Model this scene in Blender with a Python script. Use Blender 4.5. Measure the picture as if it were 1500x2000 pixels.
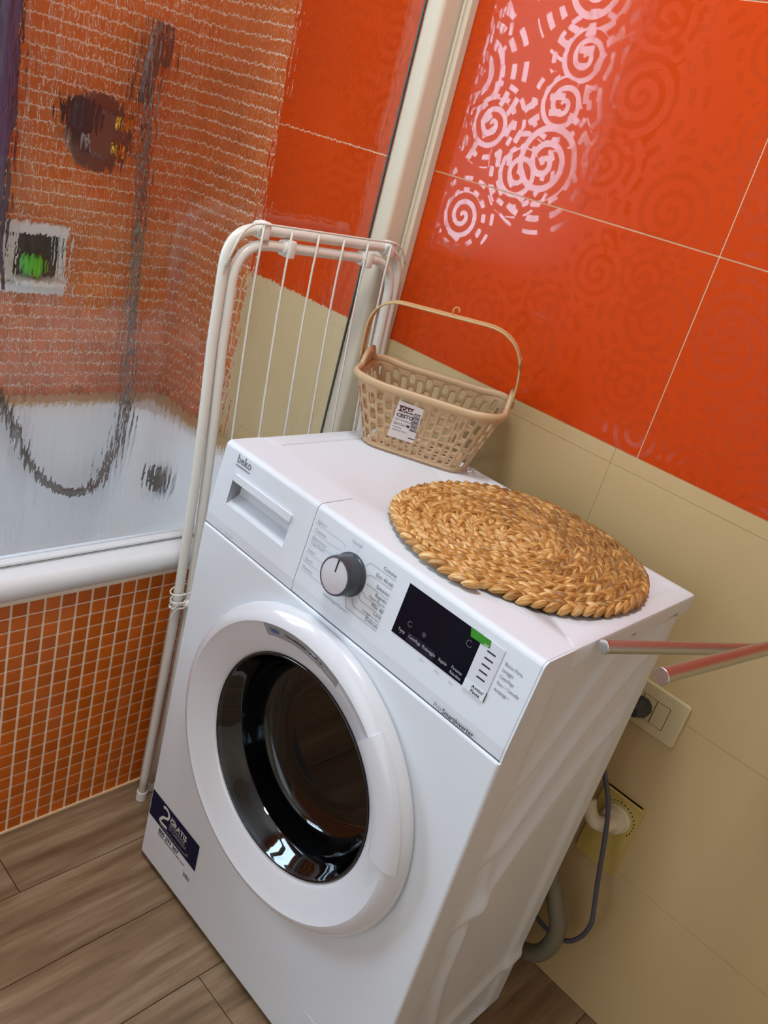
import bpy, bmesh, math, random
from mathutils import Vector, Matrix
random.seed(7)
PI = math.pi
C = bpy.context.scene.collection
for o in list(bpy.data.objects):
    bpy.data.objects.remove(o)
scene = bpy.context.scene

# ------------------------------------------------------------------ camera
F = 1631.48
cam_d = bpy.data.cameras.new('camera')
cam = bpy.data.objects.new('camera', cam_d)
C.objects.link(cam)
right = Vector((0.68357620, 0.68458472, 0.25311527))
down = Vector((0.45240451, -0.12527248, -0.88297054))
fwd = Vector((-0.57275976, 0.71808813, -0.39534250))
M = Matrix((( right.x, -down.x, -fwd.x, 1.01555), (right.y, -down.y, -fwd.y, -1.22113),
            (right.z, -down.z, -fwd.z, 1.30487), (0, 0, 0, 1)))
cam.matrix_world = M
cam_d.sensor_fit = 'VERTICAL'
cam_d.sensor_height = 36
cam_d.lens = F / 2000 * 36
cam_d.clip_start = 0.02
scene.camera = cam

# ------------------------------------------------------------------ light and exposure
scene.view_settings.view_transform = 'Standard'
scene.view_settings.look = 'None'
scene.view_settings.gamma = 1
scene.view_settings.use_curve_mapping = False
scene.view_settings.exposure = 0.2
world = bpy.data.worlds.new('world')
scene.world = world
world.use_nodes = True
world.node_tree.nodes['Background'].inputs[0].default_value = (0.75, 0.87, 1.0, 1)
world.node_tree.nodes['Background'].inputs[1].default_value = 1.0

def area(name, loc, rot, sx, sy, power, col):
    l = bpy.data.lights.new(name, 'AREA')
    l.shape = 'RECTANGLE'; l.size = sx; l.size_y = sy; l.energy = power; l.color = col
    o = bpy.data.objects.new(name, l); C.objects.link(o)
    o.location = loc; o.rotation_euler = rot
    return o
# daylight through the window above the tub (shines towards +X)
area('window_daylight', (-0.83, -1.25, 1.55), (0, -PI/2, 0), 0.98, 0.62, 28, (0.62, 0.82, 1.0))
# added warm fill at the unseen doorway behind the camera (shines towards +Y)
area('doorway_fill', (0.55, -2.40, 1.15), (PI/2, 0, 0), 0.85, 2.0, 1.8, (1.0, 0.95, 0.86))
# added overhead fill that brightens the worktop, round, shining down; source out of view
lamp = area('ceiling_fill', (0.40, -0.80, 2.44), (0, 0, 0), 0.34, 0.34, 13.0, (0.94, 0.98, 1.0)); lamp.data.shape = 'DISK'

# ------------------------------------------------------------------ materials
def lin(c):
    return tuple((x/255/12.92 if x/255 <= .04045 else ((x/255+.055)/1.055)**2.4) for x in c)
def mat(name, col, rough=.4, metal=0., spec=.5, bump=None, coat=0., trans=0., ior=1.45, var=0., noise=None):
    m = bpy.data.materials.new(name); m.use_nodes = True
    nt = m.node_tree; b = nt.nodes['Principled BSDF']
    c = lin(col) + (1,)
    b.inputs['Base Color'].default_value = c
    b.inputs['Roughness'].default_value = rough
    b.inputs['Metallic'].default_value = metal
    b.inputs['Specular IOR Level'].default_value = spec
    b.inputs['Coat Weight'].default_value = coat
    b.inputs['Transmission Weight'].default_value = trans
    b.inputs['IOR'].default_value = ior
    last = None
    if noise:      # (scale, dark colour, amount)
        tc = nt.nodes.new('ShaderNodeTexCoord'); n = nt.nodes.new('ShaderNodeTexNoise')
        n.inputs['Scale'].default_value = noise[0]; n.inputs['Detail'].default_value = 5
        nt.links.new(tc.outputs['Object'], n.inputs['Vector'])
        r = nt.nodes.new('ShaderNodeMapRange'); r.inputs[1].default_value = .35; r.inputs[2].default_value = .7
        r.inputs[3].default_value = 0; r.inputs[4].default_value = noise[2]
        nt.links.new(n.outputs['Fac'], r.inputs[0])
        mx = nt.nodes.new('ShaderNodeMix'); mx.data_type = 'RGBA'
        mx.inputs[6].default_value = c; mx.inputs[7].default_value = lin(noise[1]) + (1,)
        nt.links.new(r.outputs[0], mx.inputs[0])
        nt.links.new(mx.outputs[2], b.inputs['Base Color']); last = mx.outputs[2]
    if var:
        oi = nt.nodes.new('ShaderNodeObjectInfo'); r = nt.nodes.new('ShaderNodeMapRange')
        r.inputs[3].default_value = 1-var; r.inputs[4].default_value = 1+var
        nt.links.new(oi.outputs['Random'], r.inputs[0])
        h = nt.nodes.new('ShaderNodeHueSaturation'); h.inputs['Color'].default_value = c
        if last: nt.links.new(last, h.inputs['Color'])
        nt.links.new(r.outputs[0], h.inputs['Value'])
        nt.links.new(h.outputs[0], b.inputs['Base Color'])
    if bump:       # (scale, strength)
        tc = nt.nodes.new('ShaderNodeTexCoord'); n = nt.nodes.new('ShaderNodeTexNoise')
        n.inputs['Scale'].default_value = bump[0]; n.inputs['Detail'].default_value = 3
        nt.links.new(tc.outputs['Object'], n.inputs['Vector'])
        bp = nt.nodes.new('ShaderNodeBump'); bp.inputs['Strength'].default_value = bump[1]
        bp.inputs['Distance'].default_value = .002
        nt.links.new(n.outputs['Fac'], bp.inputs['Height']); nt.links.new(bp.outputs[0], b.inputs['Normal'])
    return m

M_white = mat('white_enamel', (226, 231, 238), .3, spec=.35)
M_panel = mat('white_plastic', (223, 228, 236), .34, spec=.35)
M_ring = mat('door_plastic', (222, 223, 229), .2, coat=.8)
M_grey = mat('grey_plastic', (64, 68, 74), .3)
M_dark = mat('dark_gap', (40, 42, 48), .6)
M_black = mat('display_black', (12, 15, 28), .12, spec=.22)
M_ink = mat('grey_print', (120, 121, 130), .5)
M_inkd = mat('dark_print', (38, 38, 46), .5)
M_inkl = mat('pale_print', (176, 178, 188), .5)
M_inkw = mat('white_print', (225, 225, 228), .5)
M_navy = mat('navy_print', (14, 20, 56), .5, spec=.2)
M_green = mat('green_print', (52, 140, 36), .4)
M_blue = mat('blue_print', (48, 96, 170), .4)
M_brown = mat('brown_print', (84, 30, 30), .5)
M_stick = mat('grey_sticker', (150, 151, 152), .35)
M_film = mat('white_sticker', (226, 222, 222), .35)
M_tag = mat('tag_paper', (224, 214, 212), .45)
M_knob = mat('knob_face', (214, 214, 220), .3, metal=.35)
M_steel = mat('drum_steel', (70, 72, 78), .3, metal=.9)
M_rubber = mat('door_rubber', (46, 48, 52), .5)
M_glassd = mat('porthole_glass', (120, 132, 142), .02, trans=1., ior=1.62)
M_chrome = mat('brushed_steel', (196, 198, 192), .4, metal=1.)
M_chrome2 = mat('turned_steel', (215, 220, 225), .25, metal=1.)
M_tube = mat('white_coated_tube', (226, 222, 212), .3)
M_clip = mat('white_nylon', (232, 230, 222), .4)
M_alu = mat('ivory_profile', (222, 210, 188), .35)
M_aluw = mat('white_profile', (228, 230, 232), .25)
M_seal = mat('dark_seal', (40, 60, 58), .5)
M_tub = mat('tub_acrylic', (232, 234, 236), .18, coat=.4)
M_beige = mat('beige_tile', (208, 183, 138), .3, noise=(3, (194, 168, 118), .5), bump=(6, .05))
M_grout = mat('cream_grout', (232, 200, 160), .8)
M_groutm = mat('mosaic_grout', (248, 234, 212), .8)
M_mosaic = mat('mosaic_glaze', (206, 104, 22), .22, var=.14, noise=(25, (188, 84, 18), .7), bump=(40, .15))
M_mosaic2 = mat('mosaic_glaze_bath', (212, 118, 58), .22, var=.14, noise=(25, (196, 96, 40), .7), bump=(40, .15))
M_basket = mat('taupe_plastic', (198, 168, 130), .42)
M_strap = mat('handle_plastic', (200, 170, 120), .42)
M_socket = mat('ivory_socket', (216, 200, 158), .35)
M_cover = mat('yellowed_plastic', (206, 182, 104), .4)
M_pipe = mat('white_pvc', (226, 214, 186), .4)
M_cable = mat('grey_cable', (86, 84, 98), .45)
M_plug = mat('charcoal_plug', (56, 58, 58), .45)
M_hose = mat('grey_hose', (122, 118, 100), .5)
M_wall = mat('painted_wall', (214, 200, 178), .8)
M_ceil = mat('ceiling_paint', (226, 222, 214), .9)
M_soap = mat('dish_ceramic', (226, 226, 222), .3)
M_sponge = mat('green_sponge', (70, 190, 30), .8, bump=(60, 1))
M_towel = mat('violet_cloth', (84, 74, 104), .9, bump=(80, .6))
M_mixer = mat('aged_chrome', (120, 112, 106), .3, metal=.7)
M_brass = mat('brass', (210, 170, 70), .3, metal=.9)

def orange_mat():
    """orange glaze with embossed spirals: the spiral bands are polished, the field is satin"""
    m = bpy.data.materials.new('orange_spiral_tile'); m.use_nodes = True
    nt = m.node_tree; N = nt.nodes; L = nt.links; b = N['Principled BSDF']
    tc = N.new('ShaderNodeTexCoord')
    geo = N.new('ShaderNodeNewGeometry')
    sp = N.new('ShaderNodeSeparateXYZ'); L.new(geo.outputs['Position'], sp.inputs[0])
    cb = N.new('ShaderNodeCombineXYZ'); L.new(sp.outputs[0], cb.inputs[0]); L.new(sp.outputs[2], cb.inputs[1])
    def math_(op, a, b_=None, c=None):
        n = N.new('ShaderNodeMath'); n.operation = op
        for i, v in enumerate((a, b_, c)):
            if v is None: continue
            if isinstance(v, (int, float)): n.inputs[i].default_value = v
            else: L.new(v, n.inputs[i])
        return n.outputs[0]
    masks = []
    for k, (sc, off, turns) in enumerate(((5.0, (0.31, 0.17, 0), 5.0), (6.8, (2.7, 5.13, 0), 4.0))):
        ad = N.new('ShaderNodeVectorMath'); ad.operation = 'ADD'; ad.inputs[1].default_value = off
        L.new(cb.outputs[0], ad.inputs[0])
        v = N.new('ShaderNodeTexVoronoi'); v.voronoi_dimensions = '2D'
        v.inputs['Scale'].default_value = sc; v.inputs['Randomness'].default_value = .8
        L.new(ad.outputs[0], v.inputs['Vector'])
        # vector from the cell centre
        su = N.new('ShaderNodeVectorMath'); su.operation = 'SUBTRACT'
        L.new(ad.outputs[0], su.inputs[0]); L.new(v.outputs['Position'], su.inputs[1])
        s2 = N.new('ShaderNodeSeparateXYZ'); L.new(su.outputs[0], s2.inputs[0])
        r = math_('SQRT', math_('ADD', math_('MULTIPLY', s2.outputs[0], s2.outputs[0]), math_('MULTIPLY', s2.outputs[1], s2.outputs[1])))
        ang = math_('ARCTAN2', s2.outputs[1], s2.outputs[0])
        t = math_('ADD', math_('MULTIPLY', r, 43 if k == 0 else 52), math_('MULTIPLY', ang, 1/(2*PI)))
        fr = math_('FRACT', t)
        band = math_('MULTIPLY', math_('GREATER_THAN', fr, .28), math_('LESS_THAN', fr, .72))
        # outermost rings are dashed, inner ones whole
        dash = math_('GREATER_THAN', math_('SINE', math_('MULTIPLY', ang, 12)), -.15)
        outer = math_('GREATER_THAN', r, .060 if k == 0 else .042)
        keep = math_('MAXIMUM', dash, math_('SUBTRACT', 1, outer))
        lim = math_('LESS_THAN', r, .112 if k == 0 else .070)
        masks.append(math_('MULTIPLY', math_('MULTIPLY', band, keep), lim))
    both = math_('MAXIMUM', masks[0], math_('MULTIPLY', masks[1], math_('SUBTRACT', 1, math_('GREATER_THAN', masks[0], .5))))
    ns = N.new('ShaderNodeTexNoise'); ns.inputs['Scale'].default_value = 9; L.new(geo.outputs['Position'], ns.inputs['Vector'])
    mr = N.new('ShaderNodeMapRange'); mr.inputs[3].default_value = .26; mr.inputs[4].default_value = .06
    L.new(both, mr.inputs[0]); L.new(mr.outputs[0], b.inputs['Roughness'])
    mx = N.new('ShaderNodeMix'); mx.data_type = 'RGBA'
    mx.inputs[6].default_value = lin((204, 68, 16)) + (1,); mx.inputs[7].default_value = lin((197, 65, 16)) + (1,)
    L.new(both, mx.inputs[0]); L.new(mx.outputs[2], b.inputs['Base Color'])
    bp = N.new('ShaderNodeBump'); bp.inputs['Strength'].default_value = .022; bp.inputs['Distance'].default_value = .004
    L.new(ns.outputs['Fac'], bp.inputs['Height']); L.new(bp.outputs[0], b.inputs['Normal'])
    sm = N.new('ShaderNodeMapRange'); sm.inputs[3].default_value = .12; sm.inputs[4].default_value = .38
    L.new(both, sm.inputs[0]); L.new(sm.outputs[0], b.inputs['Specular IOR Level'])
    return m
M_orange = orange_mat()

def glass_mat():
    """textured acrylic: stretched ripples bend the view"""
    m = bpy.data.materials.new('rippled_screen_panel'); m.use_nodes = True
    nt = m.node_tree; N = nt.nodes; L = nt.links; b = N['Principled BSDF']
    b.inputs['Base Color'].default_value = (.97, .97, .97, 1)
    b.inputs['Transmission Weight'].default_value = 1; b.inputs['Roughness'].default_value = 0.02
    b.inputs['IOR'].default_value = 1.46
    tc = N.new('ShaderNodeTexCoord')
    hs = []
    for sc, st in (((1, 10, 2.2), 2.8), ((1, 34, 9), 1.9), ((1, 80, 44), .24)):
        mp = N.new('ShaderNodeMapping'); mp.inputs['Scale'].default_value = sc
        L.new(tc.outputs['Object'], mp.inputs[0])
        n = N.new('ShaderNodeTexNoise'); n.inputs['Scale'].default_value = 1.0; n.inputs['Detail'].default_value = 2
        L.new(mp.outputs[0], n.inputs['Vector'])
        mu = N.new('ShaderNodeMath'); mu.operation = 'MULTIPLY'; mu.inputs[1].default_value = st
        L.new(n.outputs['Fac'], mu.inputs[0]); hs.append(mu.outputs[0])
    a = N.new('ShaderNodeMath'); a.operation = 'ADD'; L.new(hs[0], a.inputs[0]); L.new(hs[1], a.inputs[1])
    a2 = N.new('ShaderNodeMath'); a2.operation = 'ADD'; L.new(a.outputs[0], a2.inputs[0]); L.new(hs[2], a2.inputs[1])
    bp = N.new('ShaderNodeBump'); bp.inputs['Strength'].default_value = .85; bp.inputs['Distance'].default_value = .0015
    L.new(a2.outputs[0], bp.inputs['Height']); L.new(bp.outputs[0], b.inputs['Normal'])
    return m
M_screen = glass_mat()

def wood_mat():
    m = bpy.data.materials.new('wood_look_porcelain'); m.use_nodes = True
    nt = m.node_tree; N = nt.nodes; L = nt.links; b = N['Principled BSDF']
    tc = N.new('ShaderNodeTexCoord'); oi = N.new('ShaderNodeObjectInfo')
    ad = N.new('ShaderNodeVectorMath'); ad.operation = 'ADD'
    ml = N.new('ShaderNodeVectorMath'); ml.operation = 'SCALE'; ml.inputs['Scale'].default_value = 37
    cx = N.new('ShaderNodeCombineXYZ'); L.new(oi.outputs['Random'], cx.inputs[0]); L.new(oi.outputs['Random'], cx.inputs[1])
    L.new(cx.outputs[0], ml.inputs[0]); L.new(tc.outputs['Object'], ad.inputs[0]); L.new(ml.outputs[0], ad.inputs[1])
    mp = N.new('ShaderNodeMapping'); mp.inputs['Scale'].default_value = (38, 3.2, 8); L.new(ad.outputs[0], mp.inputs[0])
    n = N.new('ShaderNodeTexNoise'); n.inputs['Scale'].default_value = 1; n.inputs['Detail'].default_value = 8
    n.inputs['Roughness'].default_value = .62; L.new(mp.outputs[0], n.inputs['Vector'])
    cr = N.new('ShaderNodeValToRGB'); e = cr.color_ramp.elements
    e[0].position = .28; e[0].color = lin((108, 84, 62)) + (1,)
    e[1].position = .72; e[1].color = lin((174, 152, 124)) + (1,)
    x = cr.color_ramp.elements.new(.5); x.color = lin((142, 116, 88)) + (1,)
    L.new(n.outputs['Fac'], cr.inputs[0])
    mp2 = N.new('ShaderNodeMapping'); mp2.inputs['Scale'].default_value = (14, 2.5, 4); L.new(ad.outputs[0], mp2.inputs[0])
    n2 = N.new('ShaderNodeTexNoise'); n2.inputs['Detail'].default_value = 4; n2.inputs['Scale'].default_value = 1
    L.new(mp2.outputs[0], n2.inputs['Vector'])
    mx = N.new('ShaderNodeMix'); mx.data_type = 'RGBA'; mx.blend_type = 'MULTIPLY'
    mr = N.new('ShaderNodeMapRange'); mr.inputs[1].default_value = .4; mr.inputs[2].default_value = .7; mr.inputs[4].default_value = .8
    L.new(n2.outputs['Fac'], mr.inputs[0]); L.new(mr.outputs[0], mx.inputs[0])
    L.new(cr.outputs[0], mx.inputs[6]); mx.inputs[7].default_value = (.62, .58, .54, 1)
    L.new(mx.outputs[2], b.inputs['Base Color'])
    b.inputs['Roughness'].default_value = .38
    bp = N.new('ShaderNodeBump'); bp.inputs['Strength'].default_value = .25; bp.inputs['Distance'].default_value = .001
    L.new(n.outputs['Fac'], bp.inputs['Height']); L.new(bp.outputs[0], b.inputs['Normal'])
    return m
M_wood = wood_mat()

def straw_mat():
    m = bpy.data.materials.new('water_hyacinth_straw'); m.use_nodes = True
    nt = m.node_tree; N = nt.nodes; L = nt.links; b = N['Principled BSDF']
    uv = N.new('ShaderNodeUVMap'); uv.uv_map = 'UVMap'
    at = N.new('ShaderNodeAttribute'); at.attribute_name = 'tint'
    mp = N.new('ShaderNodeMapping'); mp.inputs['Scale'].default_value = (1.2, 11, 1); L.new(uv.outputs[0], mp.inputs[0])
    ad = N.new('ShaderNodeVectorMath'); ad.operation = 'ADD'; L.new(mp.outputs[0], ad.inputs[0])
    sc = N.new('ShaderNodeVectorMath'); sc.operation = 'SCALE'; sc.inputs['Scale'].default_value = 53
    L.new(at.outputs['Color'], sc.inputs[0]); L.new(sc.outputs[0], ad.inputs[1])
    n = N.new('ShaderNodeTexNoise'); n.inputs['Scale'].default_value = 1; n.inputs['Detail'].default_value = 3
    L.new(ad.outputs[0], n.inputs['Vector'])
    cr = N.new('ShaderNodeValToRGB'); e = cr.color_ramp.elements
    e[0].position = .3; e[0].color = lin((150, 98, 44)) + (1,)
    e[1].position = .68; e[1].color = lin((246, 220, 168)) + (1,)
    x = cr.color_ramp.elements.new(.5); x.color = lin((212, 164, 96)) + (1,)
    L.new(n.outputs['Fac'], cr.inputs[0])
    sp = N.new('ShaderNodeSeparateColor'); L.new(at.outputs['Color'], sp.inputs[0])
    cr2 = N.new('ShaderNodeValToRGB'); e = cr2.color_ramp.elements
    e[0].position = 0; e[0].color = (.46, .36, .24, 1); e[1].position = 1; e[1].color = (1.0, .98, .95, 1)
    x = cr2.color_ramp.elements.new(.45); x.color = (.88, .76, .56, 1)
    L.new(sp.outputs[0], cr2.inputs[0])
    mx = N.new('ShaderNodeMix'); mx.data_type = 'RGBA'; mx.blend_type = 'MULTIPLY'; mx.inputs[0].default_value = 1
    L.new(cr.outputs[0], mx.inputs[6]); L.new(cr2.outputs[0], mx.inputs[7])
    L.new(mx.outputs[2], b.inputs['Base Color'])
    b.inputs['Roughness'].default_value = .42
    bp = N.new('ShaderNodeBump'); bp.inputs['Strength'].default_value = .7; bp.inputs['Distance'].default_value = .001
    L.new(n.outputs['Fac'], bp.inputs['Height']); L.new(bp.outputs[0], b.inputs['Normal'])
    return m
M_straw = straw_mat()

# ------------------------------------------------------------------ helpers
def link_mesh(name, bm, m, parent=None, smooth=False, normals=True):
    if normals: bmesh.ops.recalc_face_normals(bm, faces=bm.faces[:])
    me = bpy.data.meshes.new(name); bm.to_mesh(me); bm.free()
    if smooth:
        for p in me.polygons: p.use_smooth = True
    for x in (m if isinstance(m, (list, tuple)) else [m]): me.materials.append(x)
    o = bpy.data.objects.new(name, me); C.objects.link(o)
    if parent: o.parent = parent
    return o
def empty(name, loc=(0, 0, 0), rz=0.):
    o = bpy.data.objects.new(name, None); C.objects.link(o); o.location = loc
    o.rotation_euler = (0, 0, rz); o.empty_display_size = .05
    return o
def tag(o, label, cat, group=None, kind=None):
    o['label'] = label; o['category'] = cat
    if group: o['group'] = group
    if kind: o['kind'] = kind
    return o
def structure(o):
    o['kind'] = 'structure'; return o
def box(bm, x0, x1, y0, y1, z0, z1, bevel=0, seg=2):
    v = [bm.verts.new(p) for p in ((x0,y0,z0),(x1,y0,z0),(x1,y1,z0),(x0,y1,z0),(x0,y0,z1),(x1,y0,z1),(x1,y1,z1),(x0,y1,z1))]
    fs = [bm.faces.new([v[i] for i in q]) for q in ((0,3,2,1),(4,5,6,7),(0,1,5,4),(1,2,6,5),(2,3,7,6),(3,0,4,7))]
    if bevel:
        es = list({e for f in fs for e in f.edges})
        bmesh.ops.bevel(bm, geom=es, offset=bevel, segments=seg, profile=.5, affect='EDGES')
    return v
def boxo(name, m, parent, *a, bevel=0, seg=2, smooth=False):
    bm = bmesh.new(); box(bm, *a, bevel=bevel, seg=seg); return link_mesh(name, bm, m, parent, smooth)
def frames(pts, closed=False):
    n = len(pts); T = []
    for i in range(n):
        a = pts[(i-1) % n] if (closed or i > 0) else pts[i]
        b = pts[(i+1) % n] if (closed or i < n-1) else pts[i]
        T.append((b-a).normalized())
    up = Vector((0, 0, 1)) if abs(T[0].z) < .9 else Vector((1, 0, 0))
    nrm = (up - T[0]*up.dot(T[0])).normalized(); out = []
    for t in T:
        nrm = (nrm - t*nrm.dot(t)).normalized(); out.append((t, nrm, t.cross(nrm)))
    return out
def tube(bm, pts, r, seg=12, closed=False, caps=True, sec=None):
    """sweep a circle (or the section sec: list of (a, b)) along pts"""
    pts = [Vector(p) for p in pts]; fr = frames(pts, closed); rings = []
    for i, (p, (t, n, b)) in enumerate(zip(pts, fr)):
        rr = r[i] if isinstance(r, (list, tuple)) else r
        prof = [(math.cos(2*PI*k/seg)*rr, math.sin(2*PI*k/seg)*rr) for k in range(seg)] if sec is None else sec
        rings.append([bm.verts.new(p + n*u + b*v) for u, v in prof])
    m = len(rings[0])
    for i in range(len(rings) - (0 if closed else 1)):
        A, B = rings[i], rings[(i+1) % len(rings)]
        for k in range(m): bm.faces.new((A[k], A[(k+1) % m], B[(k+1) % m], B[k]))
    if caps and not closed:
        bm.faces.new(rings[0][::-1]); bm.faces.new(rings[-1])
def tubeo(name, m, parent, pts, r, seg=12, closed=False, smooth=True):
    bm = bmesh.new(); tube(bm, pts, r, seg, closed); o = link_mesh(name, bm, m, parent, smooth); return o
def round_path(pts, rad, n=8):
    """polyline with rounded corners"""
    pts = [Vector(p) for p in pts]; out = [pts[0]]
    for i in range(1, len(pts)-1):
        a, b, c = pts[i-1], pts[i], pts[i+1]
        r = rad[i-1] if isinstance(rad, (list, tuple)) else rad
        u = (a-b).normalized(); w = (c-b).normalized()
        p0 = b+u*r; p1 = b+w*r
        for k in range(n+1):
            t = k/n; out.append((1-t)**2*p0 + 2*t*(1-t)*b + t*t*p1)
    out.append(pts[-1]); return out
def catmull(pts, n=8):
    P = [Vector(p) for p in pts]; P = [P[0]*2-P[1]] + P + [P[-1]*2-P[-2]]; out = []
    for i in range(1, len(P)-2):
        for k in range(n):
            t = k/n; a, b, c, d = P[i-1:i+3]
            out.append(.5*((2*b) + (c-a)*t + (2*a-5*b+4*c-d)*t*t + (3*b-a-3*c+d)*t**3))
    out.append(P[-2]); return out
def lathe(bm, prof, axis_o, ax, u, v, seg=96, a0=0, a1=2*PI):
    """prof: (radius, along axis)"""
    full = abs(a1-a0-2*PI) < 1e-6; n = seg if full else seg+1; rings = []
    for k in range(n):
        a = a0+(a1-a0)*k/seg; d = u*math.cos(a)+v*math.sin(a)
        rings.append([bm.verts.new(axis_o + d*r + ax*h) for r, h in prof])
    for k in range(seg):
        A, B = rings[k], rings[(k+1) % n]
        for i in range(len(prof)-1):
            bm.faces.new((A[i], A[i+1], B[i+1], B[i]))
    return rings
X, Y, Z = Vector((1,0,0)), Vector((0,1,0)), Vector((0,0,1))
def cyl(bm, c, ax, r, h, seg=32, bev=0):
    """closed cylinder from c along ax"""
    ax = Vector(ax).normalized(); t = X if abs(ax.x) < .9 else Y
    u = (t-ax*t.dot(ax)).normalized(); v = ax.cross(u)
    prof = [(0.00001, 0), (r-bev, 0)] + ([(r, bev)] if bev else []) + ([(r, h-bev)] if bev else [(r, h)]) + ([(r-bev, h)] if bev else []) + [(0.00001, h)]
    if not bev: prof = [(0.00001, 0), (r, 0), (r, h), (0.00001, h)]
    lathe(bm, prof, Vector(c), ax, u, v, seg)
    bmesh.ops.remove_doubles(bm, verts=bm.verts[:], dist=1e-5*1.5)
def cylo(name, m, parent, c, ax, r, h, seg=32, bev=0, smooth=False):
    bm = bmesh.new(); cyl(bm, c, ax, r, h, seg, bev); o = link_mesh(name, bm, m, parent)
    if smooth: auto_smooth(o)
    return o
def auto_smooth(o, ang=35):
    for p in o.data.polygons: p.use_smooth = True
    bm = bmesh.new(); bm.from_mesh(o.data)
    for e in bm.edges:
        if len(e.link_faces) == 2 and e.calc_face_angle(0) > math.radians(ang): e.smooth = False
    bm.to_mesh(o.data); bm.free(); return o
def prism(bm, poly, fn, d0, d1):
    """extrude a 2D polygon; fn(a, b, d) -> point"""
    A = [bm.verts.new(fn(a, b, d0)) for a, b in poly]; B = [bm.verts.new(fn(a, b, d1)) for a, b in poly]
    bm.faces.new(A); bm.faces.new(B[::-1]); n = len(poly)
    for i in range(n): bm.faces.new((A[i], A[(i+1) % n], B[(i+1) % n], B[i]))
def rrect(x0, x1, y0, y1, r, n=5):
    out = []
    for cx_, cy_, a in ((x1-r, y1-r, 0), (x0+r, y1-r, 90), (x0+r, y0+r, 180), (x1-r, y0+r, 270)):
        for k in range(n+1):
            t = math.radians(a+90*k/n); out.append((cx_+r*math.cos(t), cy_+r*math.sin(t)))
    return out
def text_bm(bm, s, size, mw, align='LEFT', spacing=1.0, xs=1.0, bold=0.0, shear=0.):
    """write s into bm as flat letters; mw maps the text plane (x right, y up, z out)"""
    cu = bpy.data.curves.new('t', 'FONT'); cu.body = s; cu.size = size; cu.align_x = align
    cu.space_character = spacing; cu.offset = bold; cu.shear = shear; cu.resolution_u = 2
    ob = bpy.data.objects.new('t', cu); C.objects.link(ob)
    dg = bpy.context.evaluated_depsgraph_get()
    me = bpy.data.meshes.new_from_object(ob.evaluated_get(dg))
    me.transform(mw @ Matrix.Diagonal((xs, 1, 1, 1)))
    bm.from_mesh(me)
    bpy.data.objects.remove(ob); bpy.data.curves.remove(cu); bpy.data.meshes.remove(me)

# ------------------------------------------------------------------ the room
XL, XR, YB, H = -.80, 1.95, -2.35, 2.55
bm = bmesh.new(); box(bm, XL-.1, XR+.1, YB-.1, .1, -.08, -.004)
floor = structure(link_mesh('floor', bm, mat('floor_grout', (112, 92, 74), .8)))
# porcelain planks, 15 cm wide, running towards the back wall
joints = {.361: [-.534], .06: [-.70], .211: [-1.32], -.09: [-.35]}
px0 = -.09
for i in range(14):
    x0 = px0 + .15*i
    ends = [YB]
    base = {0: -1.0, 1: -.70-.0, 2: -1.35, 3: -.534}.get(i if i < 4 else -1, None)
    if i == 0: js = [-1.90, -.70]
    elif i == 1: js = [-1.30, -.10]
    elif i == 2: js = [-1.33]
    elif i == 3: js = [-1.73, -.534]
    else: js = [-2.0+.37*(i*3 % 5), -2.0+.37*(i*3 % 5)+1.2]
    ys = [YB] + [j for j in js if YB+.05 < j < -.05] + [0]
    for a, b_ in zip(ys[:-1], ys[1:]):
        if x0 > XR: continue
        o = boxo('plank', M_wood, floor, x0+.0008, min(x0+.1492, XR), a+.0008, b_-.0008, -.004, 0.0)
structure(boxo('ceiling', M_ceil, None, XL-.1, XR+.1, YB-.1, .1, H, H+.08))
structure(boxo('wall_right', M_wall, None, XR, XR+.1, YB-.1, .1, 0, H))
# front wall (behind the camera) with a doorway at the right
bm = bmesh.new()
box(bm, XL-.1, .10, YB-.1, YB, 0, H); box(bm, 1.0, XR+.1, YB-.1, YB, 0, H); box(bm, .10, 1.0, YB-.1, YB, 2.1, H)
structure(link_mesh('wall_front', bm, M_wall))
bm = bmesh.new()
box(bm, .06, .11, YB-.11, YB+.012, 0, 2.14); box(bm, .99, 1.04, YB-.11, YB+.012, 0, 2.14); box(bm, .11, .99, YB-.11, YB+.012, 2.09, 2.14)
structure(link_mesh('door_1', bm, M_aluw))

# back wall: tiles as pieces
wall_back = structure(boxo('wall_back', M_grout, None, XL-.1, XR+.1, .0012, .1, 0, H))
G = .0011
xj = [-1.30, -.6614+0, -.0814, .4986, 1.0786, 1.6586, 2.24]
def wtile(name, m, x0, x1, z0, z1):
    G = .0011 if m is M_orange else .0003
    x0 = max(x0, XLM); x1 = min(x1, XR)
    if x1-x0 < .01: return
    o = boxo(name, m, wall_back, x0+G, x1-G, .0, .008, z0+G, z1-G)
XLM = -.530            # the mosaic starts left of this
MOSX = -.530
z = .962
while z < H-.02:
    for a, b_ in zip(xj[:-1], xj[1:]): wtile('tile', M_orange, a, b_, z, min(z+.3145, H))
    z += .3145
xb = [-.70, -.12, .46, 1.04, 1.62, 2.2]
for a, b_ in zip(xb[:-1], xb[1:]):
    wtile('trim_tile', M_beige, a, b_, .937, .962)
    for z0, z1 in ((.613, .937), (.298, .613), (0, .298)): wtile('tile', M_beige, a, b_, z0, z1)

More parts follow.
